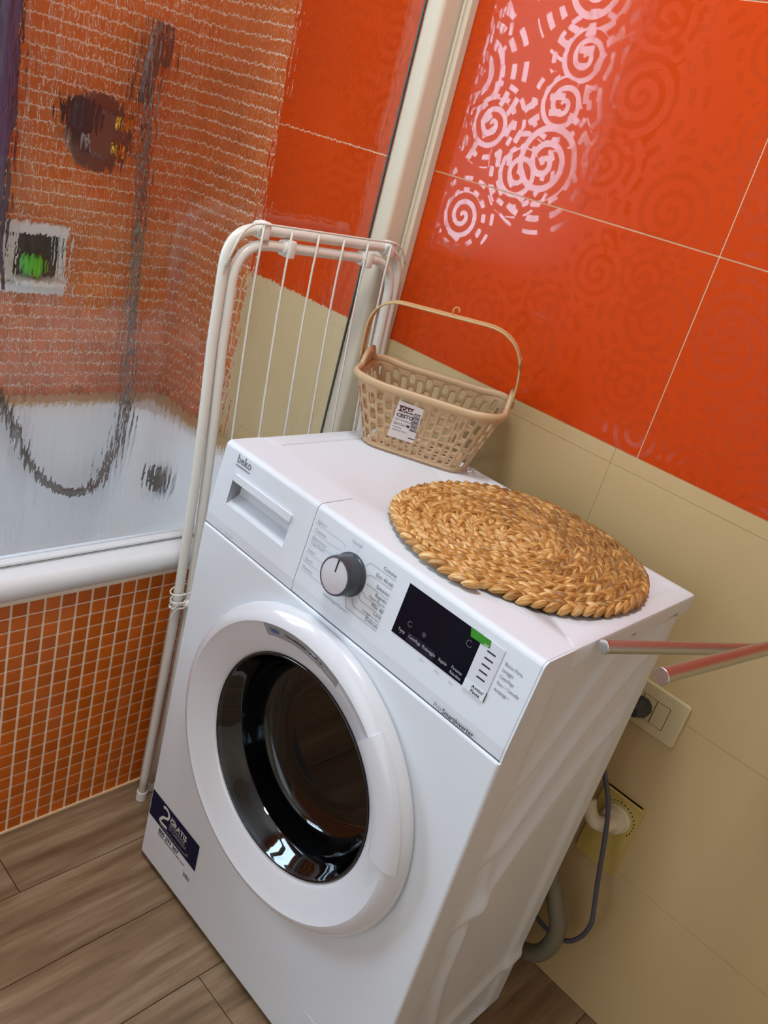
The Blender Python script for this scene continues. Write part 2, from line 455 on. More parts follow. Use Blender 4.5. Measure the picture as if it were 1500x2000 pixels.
# mosaic: nearest 300 of each surface as single pieces
def mosaic(parent, m, cells, fn, size, single=300, key=None):
    """cells: list of (a, b); fn maps (a, b, depth) -> point"""
    cells = sorted(cells, key=key) if key else cells
    base = None
    def make(bm, a, b):
        s = size/2; c = .0012; d = .0
        o_ = [(a-s, b-s), (a+s, b-s), (a+s, b+s), (a-s, b+s)]
        i_ = [(a-s+c, b-s+c), (a+s-c, b-s+c), (a+s-c, b+s-c), (a-s+c, b+s-c)]
        A = [bm.verts.new(fn(*p, 0)) for p in o_]; B = [bm.verts.new(fn(*p, .0014)) for p in o_]; D = [bm.verts.new(fn(*p, .002)) for p in i_]
        for P, Q in ((A, B), (B, D)):
            for k in range(4): bm.faces.new((P[k], P[(k+1) % 4], Q[(k+1) % 4], Q[k]))
        bm.faces.new(D); bm.faces.new(A[::-1])
    bm = bmesh.new(); make(bm, 0, 0); bmesh.ops.recalc_face_normals(bm, faces=bm.faces[:])
    me = bpy.data.meshes.new('mosaic_tile'); bm.to_mesh(me); bm.free(); me.materials.append(m)
    o0 = Vector(fn(0, 0, 0))
    for a, b in cells[:single]:
        o = bpy.data.objects.new('mosaic_tile', me); C.objects.link(o); o.parent = parent
        o.location = Vector(fn(a, b, 0)) - o0
        o.rotation_euler = (random.uniform(-.006, .006),)*1 + (0, random.uniform(-.006, .006)) if False else (0, 0, 0)
    if cells[single:]:
        bm = bmesh.new()
        for a, b in cells[single:]: make(bm, a, b)
        o = link_mesh('mosaic_field', bm, m, parent); o['kind'] = 'stuff'
# mosaic part of the back wall
bm = bmesh.new(); box(bm, XL, MOSX, .0, .0012, 0, H)
link_mesh('mosaic_backing', bm, M_groutm, wall_back)
pt = .0272
cells = [(MOSX-.0136-i*.027, .56+.0136+j*pt) for i in range(10) for j in range(58)]
mosaic(wall_back, M_mosaic2, cells, lambda a, b, d: (a, .0-d, b), .0240, 290, key=lambda c: c[1])
# left wall (far side of the tub) with the window opening
WY0, WY1, WZ0, WZ1 = -1.56, -.94, 1.04, 2.06
bm = bmesh.new()
box(bm, XL-.1, XL, YB-.1, WY0, 0, H); box(bm, XL-.1, XL, WY1, .1, 0, H)
box(bm, XL-.1, XL, WY0, WY1, 0, WZ0); box(bm, XL-.1, XL, WY0, WY1, WZ1, H)
wall_left = structure(link_mesh('wall_left', bm, M_groutm))
cells = [(-.0145-i*pt, .56+.0136+j*pt) for i in range(80) for j in range(72)
         if not (WY0-.03 < -.0145-i*pt < WY1+.03 and WZ0-.03 < .5736+j*pt < WZ1+.03)]
mosaic(wall_left, M_mosaic2, cells, lambda a, b, d: (XL+d, a, b), .0240, 290, key=lambda c: (c[1] > 1.45)*10 + (-c[0] > .46)*5 + c[1])
window = structure(empty('window_1', (XL, (WY0+WY1)/2, WZ0)))
bm = bmesh.new()
for a in ((WY0, WY0+.045, WZ0, WZ1), (WY1-.045, WY1, WZ0, WZ1), (WY0+.045, WY1-.045, WZ0, WZ0+.045), (WY0+.045, WY1-.045, WZ1-.045, WZ1)):
    box(bm, -.075, -.035, a[0]-window.location.y, a[1]-window.location.y, a[2]-WZ0, a[3]-WZ0, bevel=.004)
link_mesh('window_frame', bm, M_aluw, window)

# ------------------------------------------------------------------ bathtub
TX, TY = -.077, -1.72
apron = structure(boxo('wall_tub_apron', M_groutm, None, TX-.05, TX-.0018, TY, 0, 0, .518))
cells = [(-.0148-.0277*i, .0130+.0265*j) for i in range(60) for j in range(19)]
mosaic(apron, M_mosaic, cells, lambda a, b, d: (TX-.0018+d, a, b), .0230, 300, key=lambda c: abs(-c[0]-.56))
bm = bmesh.new(); box(bm, TX-.001, TX+.004, TY, 0, 0, .0035)
structure(link_mesh('baseboard_left', bm, M_grout))
tub = empty('bathtub', (TX, 0, 0)); tag(tub, 'white built-in bathtub with rounded rim above the orange mosaic side, behind the shower screen', 'bathtub')
bm = bmesh.new()
# rim: section across X swept along Y (outer lip rounded)
sec = [(-.001, .517), (.006, .516), (.013, .520), (.017, .530), (.018, .538), (.0165, .547), (.011, .5545), (.002, .5575), (-.020, .558), (-.050, .558)]
A = [bm.verts.new((x, 0, z)) for x, z in sec]; B = [bm.verts.new((x, TY, z)) for x, z in sec]
for i in range(len(sec)-1): bm.faces.new((A[i], A[i+1], B[i+1], B[i]))
# basin: rings of rounded rectangles going down
W0, W1 = XL-TX+.003, -.050
def ring(x0, x1, y0, y1, r, z):
    return [bm.verts.new((x, y, z)) for x, y in rrect(x0, x1, y0, y1, r, 8)]
outer = ring(W0, W1, TY, -.003, .002, .558)
rings = [outer, ring(W0+.05, W1-.008, TY+.07, -.07, .13, .558), ring(W0+.056, W1-.014, TY+.076, -.076, .125, .553),
         ring(W0+.064, W1-.022, TY+.084, -.084, .12, .532), ring(W0+.09, W1-.05, TY+.20, -.13, .12, .28),
         ring(W0+.12, W1-.08, TY+.26, -.17, .11, .19), ring(W0+.17, W1-.13, TY+.34, -.23, .09, .165)]
for P, Q in zip(rings[:-1], rings[1:]):
    n = len(P)
    for k in range(n): bm.faces.new((P[k], P[(k+1) % n], Q[(k+1) % n], Q[k]))
bm.faces.new(rings[-1])
o = link_mesh('basin', bm, M_tub, tub, True); auto_smooth(o, 50)
# overflow plate at the tap end of the basin
o = cylo('overflow_cap', M_mixer, tub, (-.50, -.118, .425), (0, -1, .1), .034, .012, 28, .003, True)

# ------------------------------------------------------------------ shower screen
scr = empty('shower_screen', (-.105, 0, .558)); tag(scr, 'rippled clear shower screen with ivory wall profile standing on the bathtub rim', 'shower screen')
SX, SZ = .105, -.566
def sb(name, m, *a, **k):
    a = list(a); a[0] += SX; a[1] += SX; a[4] += SZ; a[5] += SZ
    return boxo(name, m, scr, *a, **k)
bm = bmesh.new()
ny, nz = 2, 2
box(bm, -.014, -.010, -.80, -.064, .006, 1.44)
link_mesh('screen_panel', bm, M_screen, scr)
bm = bmesh.new(); prism(bm, rrect(-.015, .026, -.067, -.012, .009, 5), lambda a, b, d: (a, b, d), .0, 1.46)
auto_smooth(link_mesh('post_profile', bm, M_alu, scr))
boxo('wall_channel', M_alu, scr, -.020, .042, -.0185, 0, 0, 1.46, bevel=.002)
boxo('channel_lip', M_alu, scr, .029, .034, -.024, -.0185, 0, 1.46, bevel=.001)
boxo('panel_seal', M_seal, scr, -.0160, -.0115, -.0705, -.067, .01, 1.44)
bm = bmesh.new(); prism(bm, rrect(-.024, .005, 0, .009, .003, 4), lambda a, b, d: (a, d, b), -.80, -.066)
auto_smooth(link_mesh('bottom_rail', bm, M_aluw, scr))
boxo('rail_gasket', M_seal, scr, .0044, .0052, -.80, -.066, .0030, .0042)
boxo('top_rail', M_alu, scr, -.018, .018, -.80, -.066, 1.43, 1.46, bevel=.003)
boxo('end_profile', M_alu, scr, -.018, .018, -.835, -.80, 0, 1.46, bevel=.003)

# ------------------------------------------------------------------ things on the far wall, behind the screen
mix = empty('shower_mixer', (XL+.002, -.254, 1.16)); tag(mix, 'dull chrome shower mixer with round wall plate and black knob, seen through the screen', 'shower mixer')
cylo('wall_plate', M_mixer, mix, (0, 0, 0), (1, 0, 0), .078, .008, 48, .003, True)
cylo('body', M_mixer, mix, (.008, 0, 0), (1, 0, 0), .05, .035, 40, .006, True)
cylo('knob', M_dark, mix, (.01, -.058, .03), (1, 0, 0), .034, .05, 32, .006, True)
for a, b in ((.028, .03), (.020, -.022)): cylo('outlet', M_brass, mix, (.03, a, b), (1, 0, 0), .014, .03, 20, .003, True)
hose = empty('shower_hose', (XL, -.14, .72)); tag(hose, 'dark shower hose hanging from the mosaic wall and looping into the bathtub', 'shower hose')
pts = [(-.776, -.16, 1.34), (-.76, -.16, 1.25), (-.76, -.157, 1.10), (-.76, -.150, .95), (-.76, -.143, .80), (-.745, -.140, .66), (-.70, -.157, .518), (-.695, -.185, .43), (-.675, -.225, .375), (-.665, -.285, .365), (-.67, -.345, .39), (-.68, -.395, .45), (-.69, -.43, .53), (-.72, -.47, .62), (-.765, -.5, .70)]
tubeo('hose_tube', M_mixer, hose, [Vector(p)-hose.location for p in catmull(pts, 8)], .0095, 12)
bm = bmesh.new(); box(bm, 0, .03, -.02, .02, .60, .66, bevel=.006); link_mesh('wall_bracket', bm, M_mixer, hose)
o = tubeo('hand_shower', M_mixer, hose, [(.04, -.05, .52), (.05, -.045, .60), (.06, -.03, .68)], [.012, .012, .022], 14)
dish = empty('soap_dish', (XL+.002, -.365, .81)); tag(dish, 'white square ceramic soap holder on the mosaic wall behind the screen', 'soap dish')
bm = bmesh.new()
box(bm, 0, .03, -.075, .065, 0, .022, bevel=.005); box(bm, 0, .022, -.075, .065, .125, .15, bevel=.005)
box(bm, 0, .022, -.075, -.055, .02, .13, bevel=.004); box(bm, 0, .022, .045, .065, .02, .13, bevel=.004)
link_mesh('frame', bm, M_soap, dish)
boxo('recess', M_dark, dish, 0, .005, -.056, .046, .02, .13)
boxo('tray', M_soap, dish, .003, .06, -.06, .05, .024, .036, bevel=.004)
bm = bmesh.new(); bmesh.ops.create_icosphere(bm, subdivisions=3, radius=.024)
for v in bm.verts: v.co *= 1 + .18*math.sin(v.co.x*400)*math.sin(v.co.y*370+v.co.z*310)
o = link_mesh('bath_sponge', bm, M_sponge, None, True); o.location = (XL+.034, -.385, .873)
tag(o, 'bright green bath sponge on the white soap dish', 'sponge')
bm = bmesh.new()
nu, nv = 30, 6
grid = []
for i in range(nu+1):
    y = -.455-.36*i/nu
    grid.append([bm.verts.new((XL+.04+.018*math.sin(i*1.1)*(1-.5*j/nv), y, 1.62-.80*j/nv)) for j in range(nv+1)])
for i in range(nu):
    for j in range(nv): bm.faces.new((grid[i][j], grid[i+1][j], grid[i+1][j+1], grid[i][j+1]))
o = link_mesh('towel', bm, M_towel, None, True)
md = o.modifiers.new('thick', 'SOLIDIFY'); md.thickness = .008
tag(o, 'dark violet towel hanging on the mosaic wall at the left, behind the screen', 'towel')
o = tubeo('towel_rail', M_mixer, None, [(XL+.0, -.46, 1.628), (XL+.04, -.46, 1.628), (XL+.04, -.82, 1.628), (XL, -.82, 1.628)], .008, 10)
tag(o, 'chrome bar that carries the violet towel on the mosaic wall', 'towel rail')

# ------------------------------------------------------------------ washing machine
wm = empty('washing_machine', (.0943, -.4888, 0), -.0051)
tag(wm, 'white front-loading washing machine with round porthole door, between bathtub and socket wall', 'washing machine')
DB = .362; SEAM = .7148; SL = .0152/.1352
# front sheet with round hole for the door
bm = bmesh.new()
dcx, dcz, n = .300, .468, 96
zb, zt, x0, x1 = .012, SEAM-.0008, .0, .6
def edge_pt(a):
    c, s = math.cos(a), math.sin(a); t = 1e9
    if c > 1e-9: t = min(t, (x1-dcx)/c)
    if c < -1e-9: t = min(t, (x0-dcx)/c)
    if s > 1e-9: t = min(t, (zt-dcz)/s)
    if s < -1e-9: t = min(t, (zb-dcz)/s)
    return dcx+c*t, dcz+s*t
angs = sorted([2*PI*k/n for k in range(n)] + [math.atan2(z_-dcz, x_-dcx) % (2*PI) for x_ in (x0, x1) for z_ in (zb, zt)])
I = [bm.verts.new((dcx+.2*math.cos(a), 0, dcz+.2*math.sin(a))) for a in angs]
I2 = [bm.verts.new((dcx+.196*math.cos(a), .02, dcz+.196*math.sin(a))) for a in angs]
O = [bm.verts.new((edge_pt(a)[0], 0, edge_pt(a)[1])) for a in angs]
m_ = len(angs)
for k in range(m_):
    bm.faces.new((I[k], I[(k+1) % m_], O[(k+1) % m_], O[k])); bm.faces.new((I2[k], I2[(k+1) % m_], I[(k+1) % m_], I[k]))
# wrap: extrude the outer loop back by a small rounded edge
def wrap(dx, y):
    out = []
    for v in O:
        x_ = v.co.x; z_ = v.co.z
        x_ = x_-dx if x_ < 1e-6 else (x_+dx if x_ > .6-1e-6 else x_)
        out.append(bm.verts.new((x_, y, z_)))
    return out
prev = O
for dx, y in ((.0, .0),):
    pass
back = [bm.verts.new((v.co.x, .03, v.co.z)) for v in O]
for k in range(m_): bm.faces.new((O[k], O[(k+1) % m_], back[(k+1) % m_], back[k]))
bmesh.ops.remove_doubles(bm, verts=bm.verts[:], dist=1e-6)
o = link_mesh('front_sheet', bm, M_white, wm)
md = o.modifiers.new('b', 'BEVEL'); md.width = .004; md.segments = 3; md.limit_method = 'ANGLE'; md.angle_limit = math.radians(60)
# right side sheet with pressed relief
def smooth(a, b, x):
    t = max(0, min(1, (x-a)/(b-a))); return t*t*(3-2*t)
def relief(y, z):
    h = 0.
    h += .0022*math.exp(-((y-.030)/.004)**2)
    a = smooth(.060, .078, y)*(1-smooth(.315, .33, y))            # pressed field
    h -= .006*a
    # curved ridges climbing towards the back
    for c0, amp in ((.62, .011), (.50, .012), (.74, .008)):
        yy = (z-c0)
        zc = c0 + .16*smooth(.10, .34, y) - .10*(1-smooth(.05, .20, y))
        h += amp*a*(math.exp(-((z-zc)/.020)**2) - .6*math.exp(-((z-zc+.035)/.022)**2))
    # lower: long vertical flutes bending out near the bottom
    k = 1-smooth(.42, .60, z)
    yc = .10 + .05*smooth(.05, .30, .34-z)
    h += .009*a*k*math.exp(-((y-yc)/.012)**2)
    h -= .003*(1-smooth(.0, .09, z-.012))*a*math.exp(-((y-.2)/.09)**2)
    zc = .055 + .28*(y-.07)
    h += .007*math.exp(-((z-zc)/.014)**2)*smooth(.06, .09, y)
    return h
bm = bmesh.new(); ny, nz = 60, 120; g = []
for i in range(ny+1):
    y = .030+(DB-.030)*i/ny
    g.append([bm.verts.new((.6+(relief(y, .012+(.83-.012)*j/nz) if 0 < i < ny else 0), y, .012+(.83-.012)*j/nz)) for j in range(nz+1)])
for i in range(ny):
    for j in range(nz): bm.faces.new((g[i][j], g[i+1][j], g[i+1][j+1], g[i][j+1]))
o = link_mesh('side_sheet', bm, M_white, wm, True, normals=False)
bm = bmesh.new()
v = [bm.verts.new(p) for p in ((0, .03, .012), (0, DB, .012), (0, DB, .83), (0, .03, .83), (.6, .03, .012), (.6, DB, .012), (.6, DB, .83), (.6, .03, .83))]
for q in ((0,1,2,3), (1,5,6,2), (0,4,5,1)): bm.faces.new([v[i] for i in q])
link_mesh('cabinet_shell', bm, M_white, wm)
for fx, fy in ((.05, .05), (.55, .05), (.05, .31), (.55, .31)): cylo('foot', M_rubber, wm, (fx, fy, 0), (0, 0, 1), .02, .013, 20)
# control panel: lower chamfer, tilted face, rounded top edge, flat strip
def yf(v): return SL*v
arc = []
R_ = .009
for k in range(7):
    t = math.radians(k*14.5)
    arc.append((yf(.1262)+R_*(1-math.cos(t)), .1262+R_*math.sin(t)*(.1352-.1262)/R_))
prof_up = arc + [(.078, .1352), (.078, .10)]
prof = [(.03, .002), (.004, .0002), (.0022, .0012), (yf(.019)+.0001, .0185)] 
def panel_piece(bm, u0, u1, lo=None, hi=None):
    """lo/hi: cut the tilted face at these heights"""
    if lo is None: pts = prof + prof_up + [(.03, .05)]
    elif lo == 'low': pts = prof + [(yf(hi), hi), (.03, hi)]
    else: pts = [(.03, lo), (yf(lo), lo)] + prof_up + [(.035, .10)]
    prism(bm, pts, lambda a, b, d: (d, a, SEAM+b), u0, u1)
bm = bmesh.new(); panel_piece(bm, .2156, .5975)
o = link_mesh('control_panel', bm, M_panel, wm); md = o.modifiers.new('b', 'BEVEL'); md.width = .0012; md.segments = 2; md.angle_limit = math.radians(50)
# detergent drawer with a moulded grip pocket
bm = bmesh.new()
panel_piece(bm, .002, .0370); panel_piece(bm, .1755, .2150)
panel_piece(bm, .0370, .1755, 'low', .0475); panel_piece(bm, .0370, .1755, .0885)
bmesh.ops.remove_doubles(bm, verts=bm.verts[:], dist=1e-6)
drawer = link_mesh('detergent_drawer', bm, M_panel, wm)
bm = bmesh.new()
# pocket: sloping floor, back, ends
pk = [(yf(.0475), .0475), (.010, .0485), (.028, .060), (.031, .085), (.030, .0885)]
a_ = [bm.verts.new((.0370, p, SEAM+q)) for p, q in pk]; b_ = [bm.verts.new((.1755, p, SEAM+q)) for p, q in pk]
for i in range(len(pk)-1): bm.faces.new((a_[i], a_[i+1], b_[i+1], b_[i]))
tl = bm.verts.new((.0370, yf(.0885), SEAM+.0885)); tr = bm.verts.new((.1755, yf(.0885), SEAM+.0885))
bm.faces.new(a_+[tl]); bm.faces.new(b_[::-1]+[tr]) if False else bm.faces.new((b_+[tr])[::-1])
bm.faces.new((a_[-1], tl, tr, b_[-1]))
link_mesh('grip_pocket', bm, M_panel, drawer)
bm = bmesh.new(); prism(bm, rrect(.0405, .1765, .0875, .0985, .003, 4), lambda a, b, d: (a, yf(b)-d, SEAM+b), -.001, .0035)
link_mesh('grip_lip', bm, M_panel, drawer)
bm = bmesh.new(); prism(bm, [(.006, .002), (yf(.10)+.004, .10), (yf(.126)+.006, .1290), (.05, .1335), (.05, .002)], lambda a, b, d: (d, a, SEAM+b), .2148, .2158)
link_mesh('drawer_gap', bm, M_dark, wm)
boxo('panel_gap', M_dark, wm, .002, .5970, .0035, .05, SEAM-.002, SEAM+.0012)
bm = bmesh.new(); prism(bm, [(.03, -.0012), (.0, -.0012)] + prof[1:] + prof_up + [(.03, .10)], lambda a, b, d: (d, a, SEAM+b), .5978, .6003)
link_mesh('panel_end_cap', bm, M_panel, wm)
# worktop with a shallow sunken field
bm = bmesh.new()
TY0, TY1, TZ0, TZ1 = .078, .3987, .822, .850
def tring(i, z, dy0=0):
    return [bm.verts.new((x, y, z)) for x, y in rrect(0+i, .6-i, TY0+dy0, TY1-i, .006 if i < .02 else .010, 4)]
rs = [tring(.003, TZ0), tring(0, TZ0+.002), tring(0, TZ1-.004), tring(.0012, TZ1-.0012), tring(.004, TZ1)]
def tr2(xa, xb, ya, yb, z, r): return [bm.verts.new((x, y, z)) for x, y in rrect(xa, xb, ya, yb, r, 4)]
rs += [tr2(.032, .588-.012, .092, .385, TZ1, .006), tr2(.0335, .570, .0935, .380, TZ1-.0022, .006)]
for P, Q in zip(rs[:-1], rs[1:]):
    q = len(P)
    for k in range(q): bm.faces.new((P[k], P[(k+1) % q], Q[(k+1) % q], Q[k]))
bm.faces.new(rs[-1]); bm.faces.new(rs[0][::-1])
auto_smooth(link_mesh('worktop', bm, M_white, wm), 40)

# panel text helper: plane of the tilted face
ny_ = Vector((0, SL, 1)).normalized()         # up along the face
nn_ = X.cross(ny_)                            # outward (towards -Y)
def pm(u, v, off=.0006, rot=0.):
    o_ = Vector((u, yf(v), SEAM+v)) + nn_*off
    m = Matrix(((1, ny_.x, nn_.x, o_.x), (0, ny_.y, nn_.y, o_.y), (0, ny_.z, nn_.z, o_.z), (0, 0, 0, 1)))
    return m @ Matrix.Rotation(rot, 4, 'Z')
def pquad(bm, pts, off=.0006, th=.0):
    fn = lambda a, b, d: tuple(Vector((a, yf(b), SEAM+b)) + nn_*(off+d))
    if th: prism(bm, pts, fn, 0, th)
    else: bm.faces.new([bm.verts.new(fn(a, b, 0)) for a, b in pts])
def pline(bm, pts, w=.0005, off=.0005):
    for (a, b), (c, d) in zip(pts[:-1], pts[1:]):
        L_ = math.hypot(c-a, d-b); nx, nz_ = -(d-b)/L_*w/2, (c-a)/L_*w/2
        pquad(bm, [(a-nx, b-nz_), (c-nx, d-nz_), (c+nx, d+nz_), (a+nx, b+nz_)], off)
# logo
bm = bmesh.new(); text_bm(bm, 'beko', .0185, pm(.0345, .1145), xs=.92, bold=.0002)
pquad(bm, rrect(.0345, .0685, .1095, .1112, .0007, 2)); link_mesh('logo', bm, M_ink, wm)
bm = bmesh.new(); text_bm(bm, '7 KG   1200 RPM', .0058, pm(.036, .0065, .003)); link_mesh('model_print', bm, M_inkl, wm)
bm = bmesh.new()
pp = pm(.492, .0052, .0018)
text_bm(bm, 'SmartInverter', .0088, pm(.5075, .0052, .0022), bold=.00012); link_mesh('slogan_print', bm, M_inkd, wm)
bm = bmesh.new(); text_bm(bm, 'Pro', .0088, pm(.4935, .0052, .0022)); link_mesh('slogan_start', bm, M_ink, wm)
# programme list and leader lines round the knob
KU, KV = .3045, .0775
bm = bmesh.new()
leftl = [('Igiene+', .1120, .2235), ('Camicie', .0990, .2235), ('Biancheria', .0875, .2235), ('Capi Scuri', .0800, .2235), ('Jeans', .0685, .2235), ('Sport', .0555, .2235), ('Piumini', .0425, .2235)]
for s, v_, u_ in leftl: text_bm(bm, s, .0068, pm(u_, v_))
ends = [(.2835, .106, .1095), (.277, .100, .0965), (.274, .092, .0855), (None,)*3, (.271, .082, .066), (.271, .072, .053), (.276, .058, .040)]
for (s, v_, u_), (eu, ev, ly) in zip(leftl, ends):
    if eu is None: continue
    pline(bm, [(.2205, v_-.0025), (eu-.006, v_-.0025), (eu, ev if abs(ev-v_) < .02 else v_+.008)])
text_bm(bm, 'On/Off', .0066, pm(.2905, .1175)); pline(bm, [(.3050, .1155), (.3050, .1095)])
text_bm(bm, 'Centrifuga+Scarico', .0062, pm(.2740, .0290))
link_mesh('programme_print', bm, M_inkl, wm)
bm = bmesh.new()
rl = [('Cotone', .1120), ('Eco 40-60', .0985), ('Sintetici', .0850), ('Rapido', .0745), ('Mix 40', .0600), ('Lana', .0520), ('Delicati', .0385)]
for s, v_ in rl: text_bm(bm, s, .0076, pm(.3765, v_), align='RIGHT')
text_bm(bm, 'Super Rapido', .0054, pm(.3765, .0685), align='RIGHT'); text_bm(bm, 'Lavaggio a mano', .0048, pm(.3765, .0470), align='RIGHT')
for v_, eu, ev in ((.1100, .3255, .1000), (.0965, .334, .0905), (.0825, .3365, .0810), (.0665, .3345, .0715), (.0580, .330, .0640), (.0450, .322, .0555), (.0365, .312, .0500)):
    pline(bm, [(.3775, v_-.001), (eu+.006, v_-.001), (eu-.002, ev)])
link_mesh('programme_print_right', bm, M_ink, wm)
# knob
knob = empty('programme_knob', (.3045, yf(.0775), SEAM+.0775)); knob.parent = wm
kb = bmesh.new(); u_, v_ = X, ny_
lathe(kb, [(.0001, 0), (.0295, 0), (.0295, .002), (.0285, .004), (.0272, .005), (.0265, .026), (.0255, .0285), (.0238, .0290), (.0235, .0282)], Vector((0,0,0)), nn_, u_, v_, 64)
auto_smooth(link_mesh('knob_body', kb, M_grey, knob), 30)
kb = bmesh.new(); lathe(kb, [(.00001, .0292), (.018, .0291), (.0238, .0283)], Vector((0,0,0)), nn_, u_, v_, 64)
bmesh.ops.remove_doubles(kb, verts=kb.verts[:], dist=2e-5)
link_mesh('knob_face', kb, M_knob, knob, True)
kb = bmesh.new()
fn = lambda a, b, d: tuple(u_*a + v_*b + nn_*d)
prism(kb, rrect(-.0009, .0009, .006, .0245, .0006, 2), fn, .0288, .0298)
link_mesh('pointer', kb, M_inkd, knob)
# display
disp = empty('display', (0, 0, 0)); disp.parent = wm
bm = bmesh.new(); pquad(bm, [(.3980, .0500), (.5182, .0505), (.5182, .1185), (.3985, .1185)], -.001, .0016)
link_mesh('display_glass', bm, M_black, disp)
bm = bmesh.new()
for s, a in (('Temp', .4065), ('Centrifuga', .4245), ('Prelavaggio', .4480), ('Rapido', .4755)): text_bm(bm, s, .0062, pm(a, .0575, .0008), xs=.78)
text_bm(bm, '°', .0062, pm(.4100, .0520, .0008))
text_bm(bm, 'Partenza', .0060, pm(.4955, .0600, .0008), xs=.8); text_bm(bm, 'Ritardata', .0060, pm(.4955, .0535, .0008), xs=.8)
link_mesh('display_lettering', bm, M_inkl, disp)
for cu_, cv_, r_ in ((.4205, .0735, .0035), (.5055, .1000, .0042)):
    bm = bmesh.new()
    pts = [(cu_+r_*math.cos(t*.5), cv_+r_*math.sin(t*.5)) for t in range(2, 13)]
    pline(bm, pts, .0006, .0008); link_mesh('display_icon', bm, M_ink, disp)
bm = bmesh.new(); pquad(bm, rrect(.4415, .4475, .0700, .0765, .0029, 5), .0008); link_mesh('display_dot', bm, M_grey, disp)
bm = bmesh.new()
for a, b in ((.4225, .4440), (.4450, .4680)): pquad(bm, [(a, .0515), (b, .0515), (b, .0640), (a, .0640)], .00068)
link_mesh('button_field', bm, mat('slate_film', (24, 30, 46), .2), disp)
# white indicator window, start button, energy sticker
bm = bmesh.new(); pquad(bm, [(.5184, .0640), (.5504, .0640), (.5508, .1190), (.5184, .1190)], -.001, .0020)
link_mesh('indicator_strip', bm, mat('frosted_strip', (214, 216, 226), .25), wm)
bm = bmesh.new()
for v_ in (.1065, .0978, .0893, .0808, .0724): pquad(bm, rrect(.5300, .5425, v_-.0010, v_+.0010, .0004, 2), .0012)
link_mesh('indicator_marks', bm, M_inkd, wm)
bm = bmesh.new(); pquad(bm, [(.5186, .0505), (.5502, .0505), (.5502, .0630), (.5186, .0630)], -.001, .0030)
sb_ = link_mesh('start_button', bm, M_panel, wm)
bm = bmesh.new(); text_bm(bm, 'Avvio/', .0068, pm(.5300, .0570, .0022), bold=.0001); text_bm(bm, 'Pausa', .0062, pm(.5305, .0515, .0022), bold=.0001)
link_mesh('start_print', bm, M_inkd, sb_)
bm = bmesh.new(); pquad(bm, [(.5505, .0495), (.5512, .0495), (.5512, .0630), (.5505, .0630)], .0006); link_mesh('button_gap', bm, M_dark, wm)
bm = bmesh.new(); pquad(bm, [(.4998, .1188), (.5300, .1195), (.5318, .1105), (.5184, .1092), (.5035, .1088)], .0014)
link_mesh('green_sticker', bm, M_green, wm)
bm = bmesh.new(); pline(bm, [(.5235, .1128), (.5245, .1116), (.5270, .1112), (.5292, .1120), (.5296, .1130)], .0009, .0018); link_mesh('sticker_mark', bm, M_inkw, wm)
bm = bmesh.new()
for s, v_ in (('Blocco Porta', .1045), ('Lavaggio', .0965), ('Centrifuga', .0880), ('Fine / • Cancella', .0795), ('Antipiega •', .0710)): text_bm(bm, s, .0062, pm(.5560, v_), xs=.78)
link_mesh('legend_print', bm, M_ink, wm)
bm = bmesh.new()
for a in (.4505, .4760, .4990):
    pline(bm, [(a, .0415), (a+.004, .0455)], .0005); pline(bm, [(a, .0455), (a+.004, .0415)], .0005); text_bm(bm, "3''", .0045, pm(a+.0048, .0415))
link_mesh('hold_icons', bm, M_inkl, wm)

# door
door = empty('door', (.300, 0, .468)); door.parent = wm
D0 = Vector((0, 0, 0)); nY = Vector((0, -1, 0))
bm = bmesh.new()
lathe(bm, [(.228, -.004), (.238, -.002), (.2425, .004), (.2430, .009), (.2415, .0145), (.2370, .0205), (.2300, .0258), (.2235, .0288), (.2190, .0297),
           (.2180, .0291), (.2050, .0243), (.190, .0183), (.176, .0125), (.1715, .0105), (.1690, .0080), (.1680, .0)], D0, nY, X, Z, 128)
auto_smooth(link_mesh('door_ring', bm, M_ring, door), 24)
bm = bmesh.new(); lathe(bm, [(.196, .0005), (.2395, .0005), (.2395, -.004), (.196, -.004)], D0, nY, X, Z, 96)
link_mesh('door_gap_shade', bm, mat('blue_grey_shadow_gap', (70, 84, 110), .5), door)  # blue-grey colour stands in for the shade in the gap round the door
# handle plate
def sector(bm, r0, r1, h0, h1, a0, a1, seg=24):
    lathe(bm, [(r0, h0), (r0, h1), (r1, h1), (r1, h0), (r0, h0)], D0, nY, X, Z, seg, math.radians(a0), math.radians(a1))
    bmesh.ops.remove_doubles(bm, verts=bm.verts[:], dist=1e-6)
    es = [e for e in bm.edges if e.is_boundary]
    bmesh.ops.holes_fill(bm, edges=es, sides=8)
bm = bmesh.new()
lathe(bm, [(.1905, .0175), (.1895, .0250), (.1925, .0278), (.205, .0298), (.2200, .0305), (.230, .0280), (.2375, .0232), (.2375, .018), (.1905, .0175)], D0, nY, X, Z, 28, math.radians(4.5), math.radians(51))
bmesh.ops.remove_doubles(bm, verts=bm.verts[:], dist=1e-6)
bmesh.ops.holes_fill(bm, edges=[e for e in bm.edges if e.is_boundary], sides=12)
auto_smooth(link_mesh('handle', bm, M_ring, door), 40)
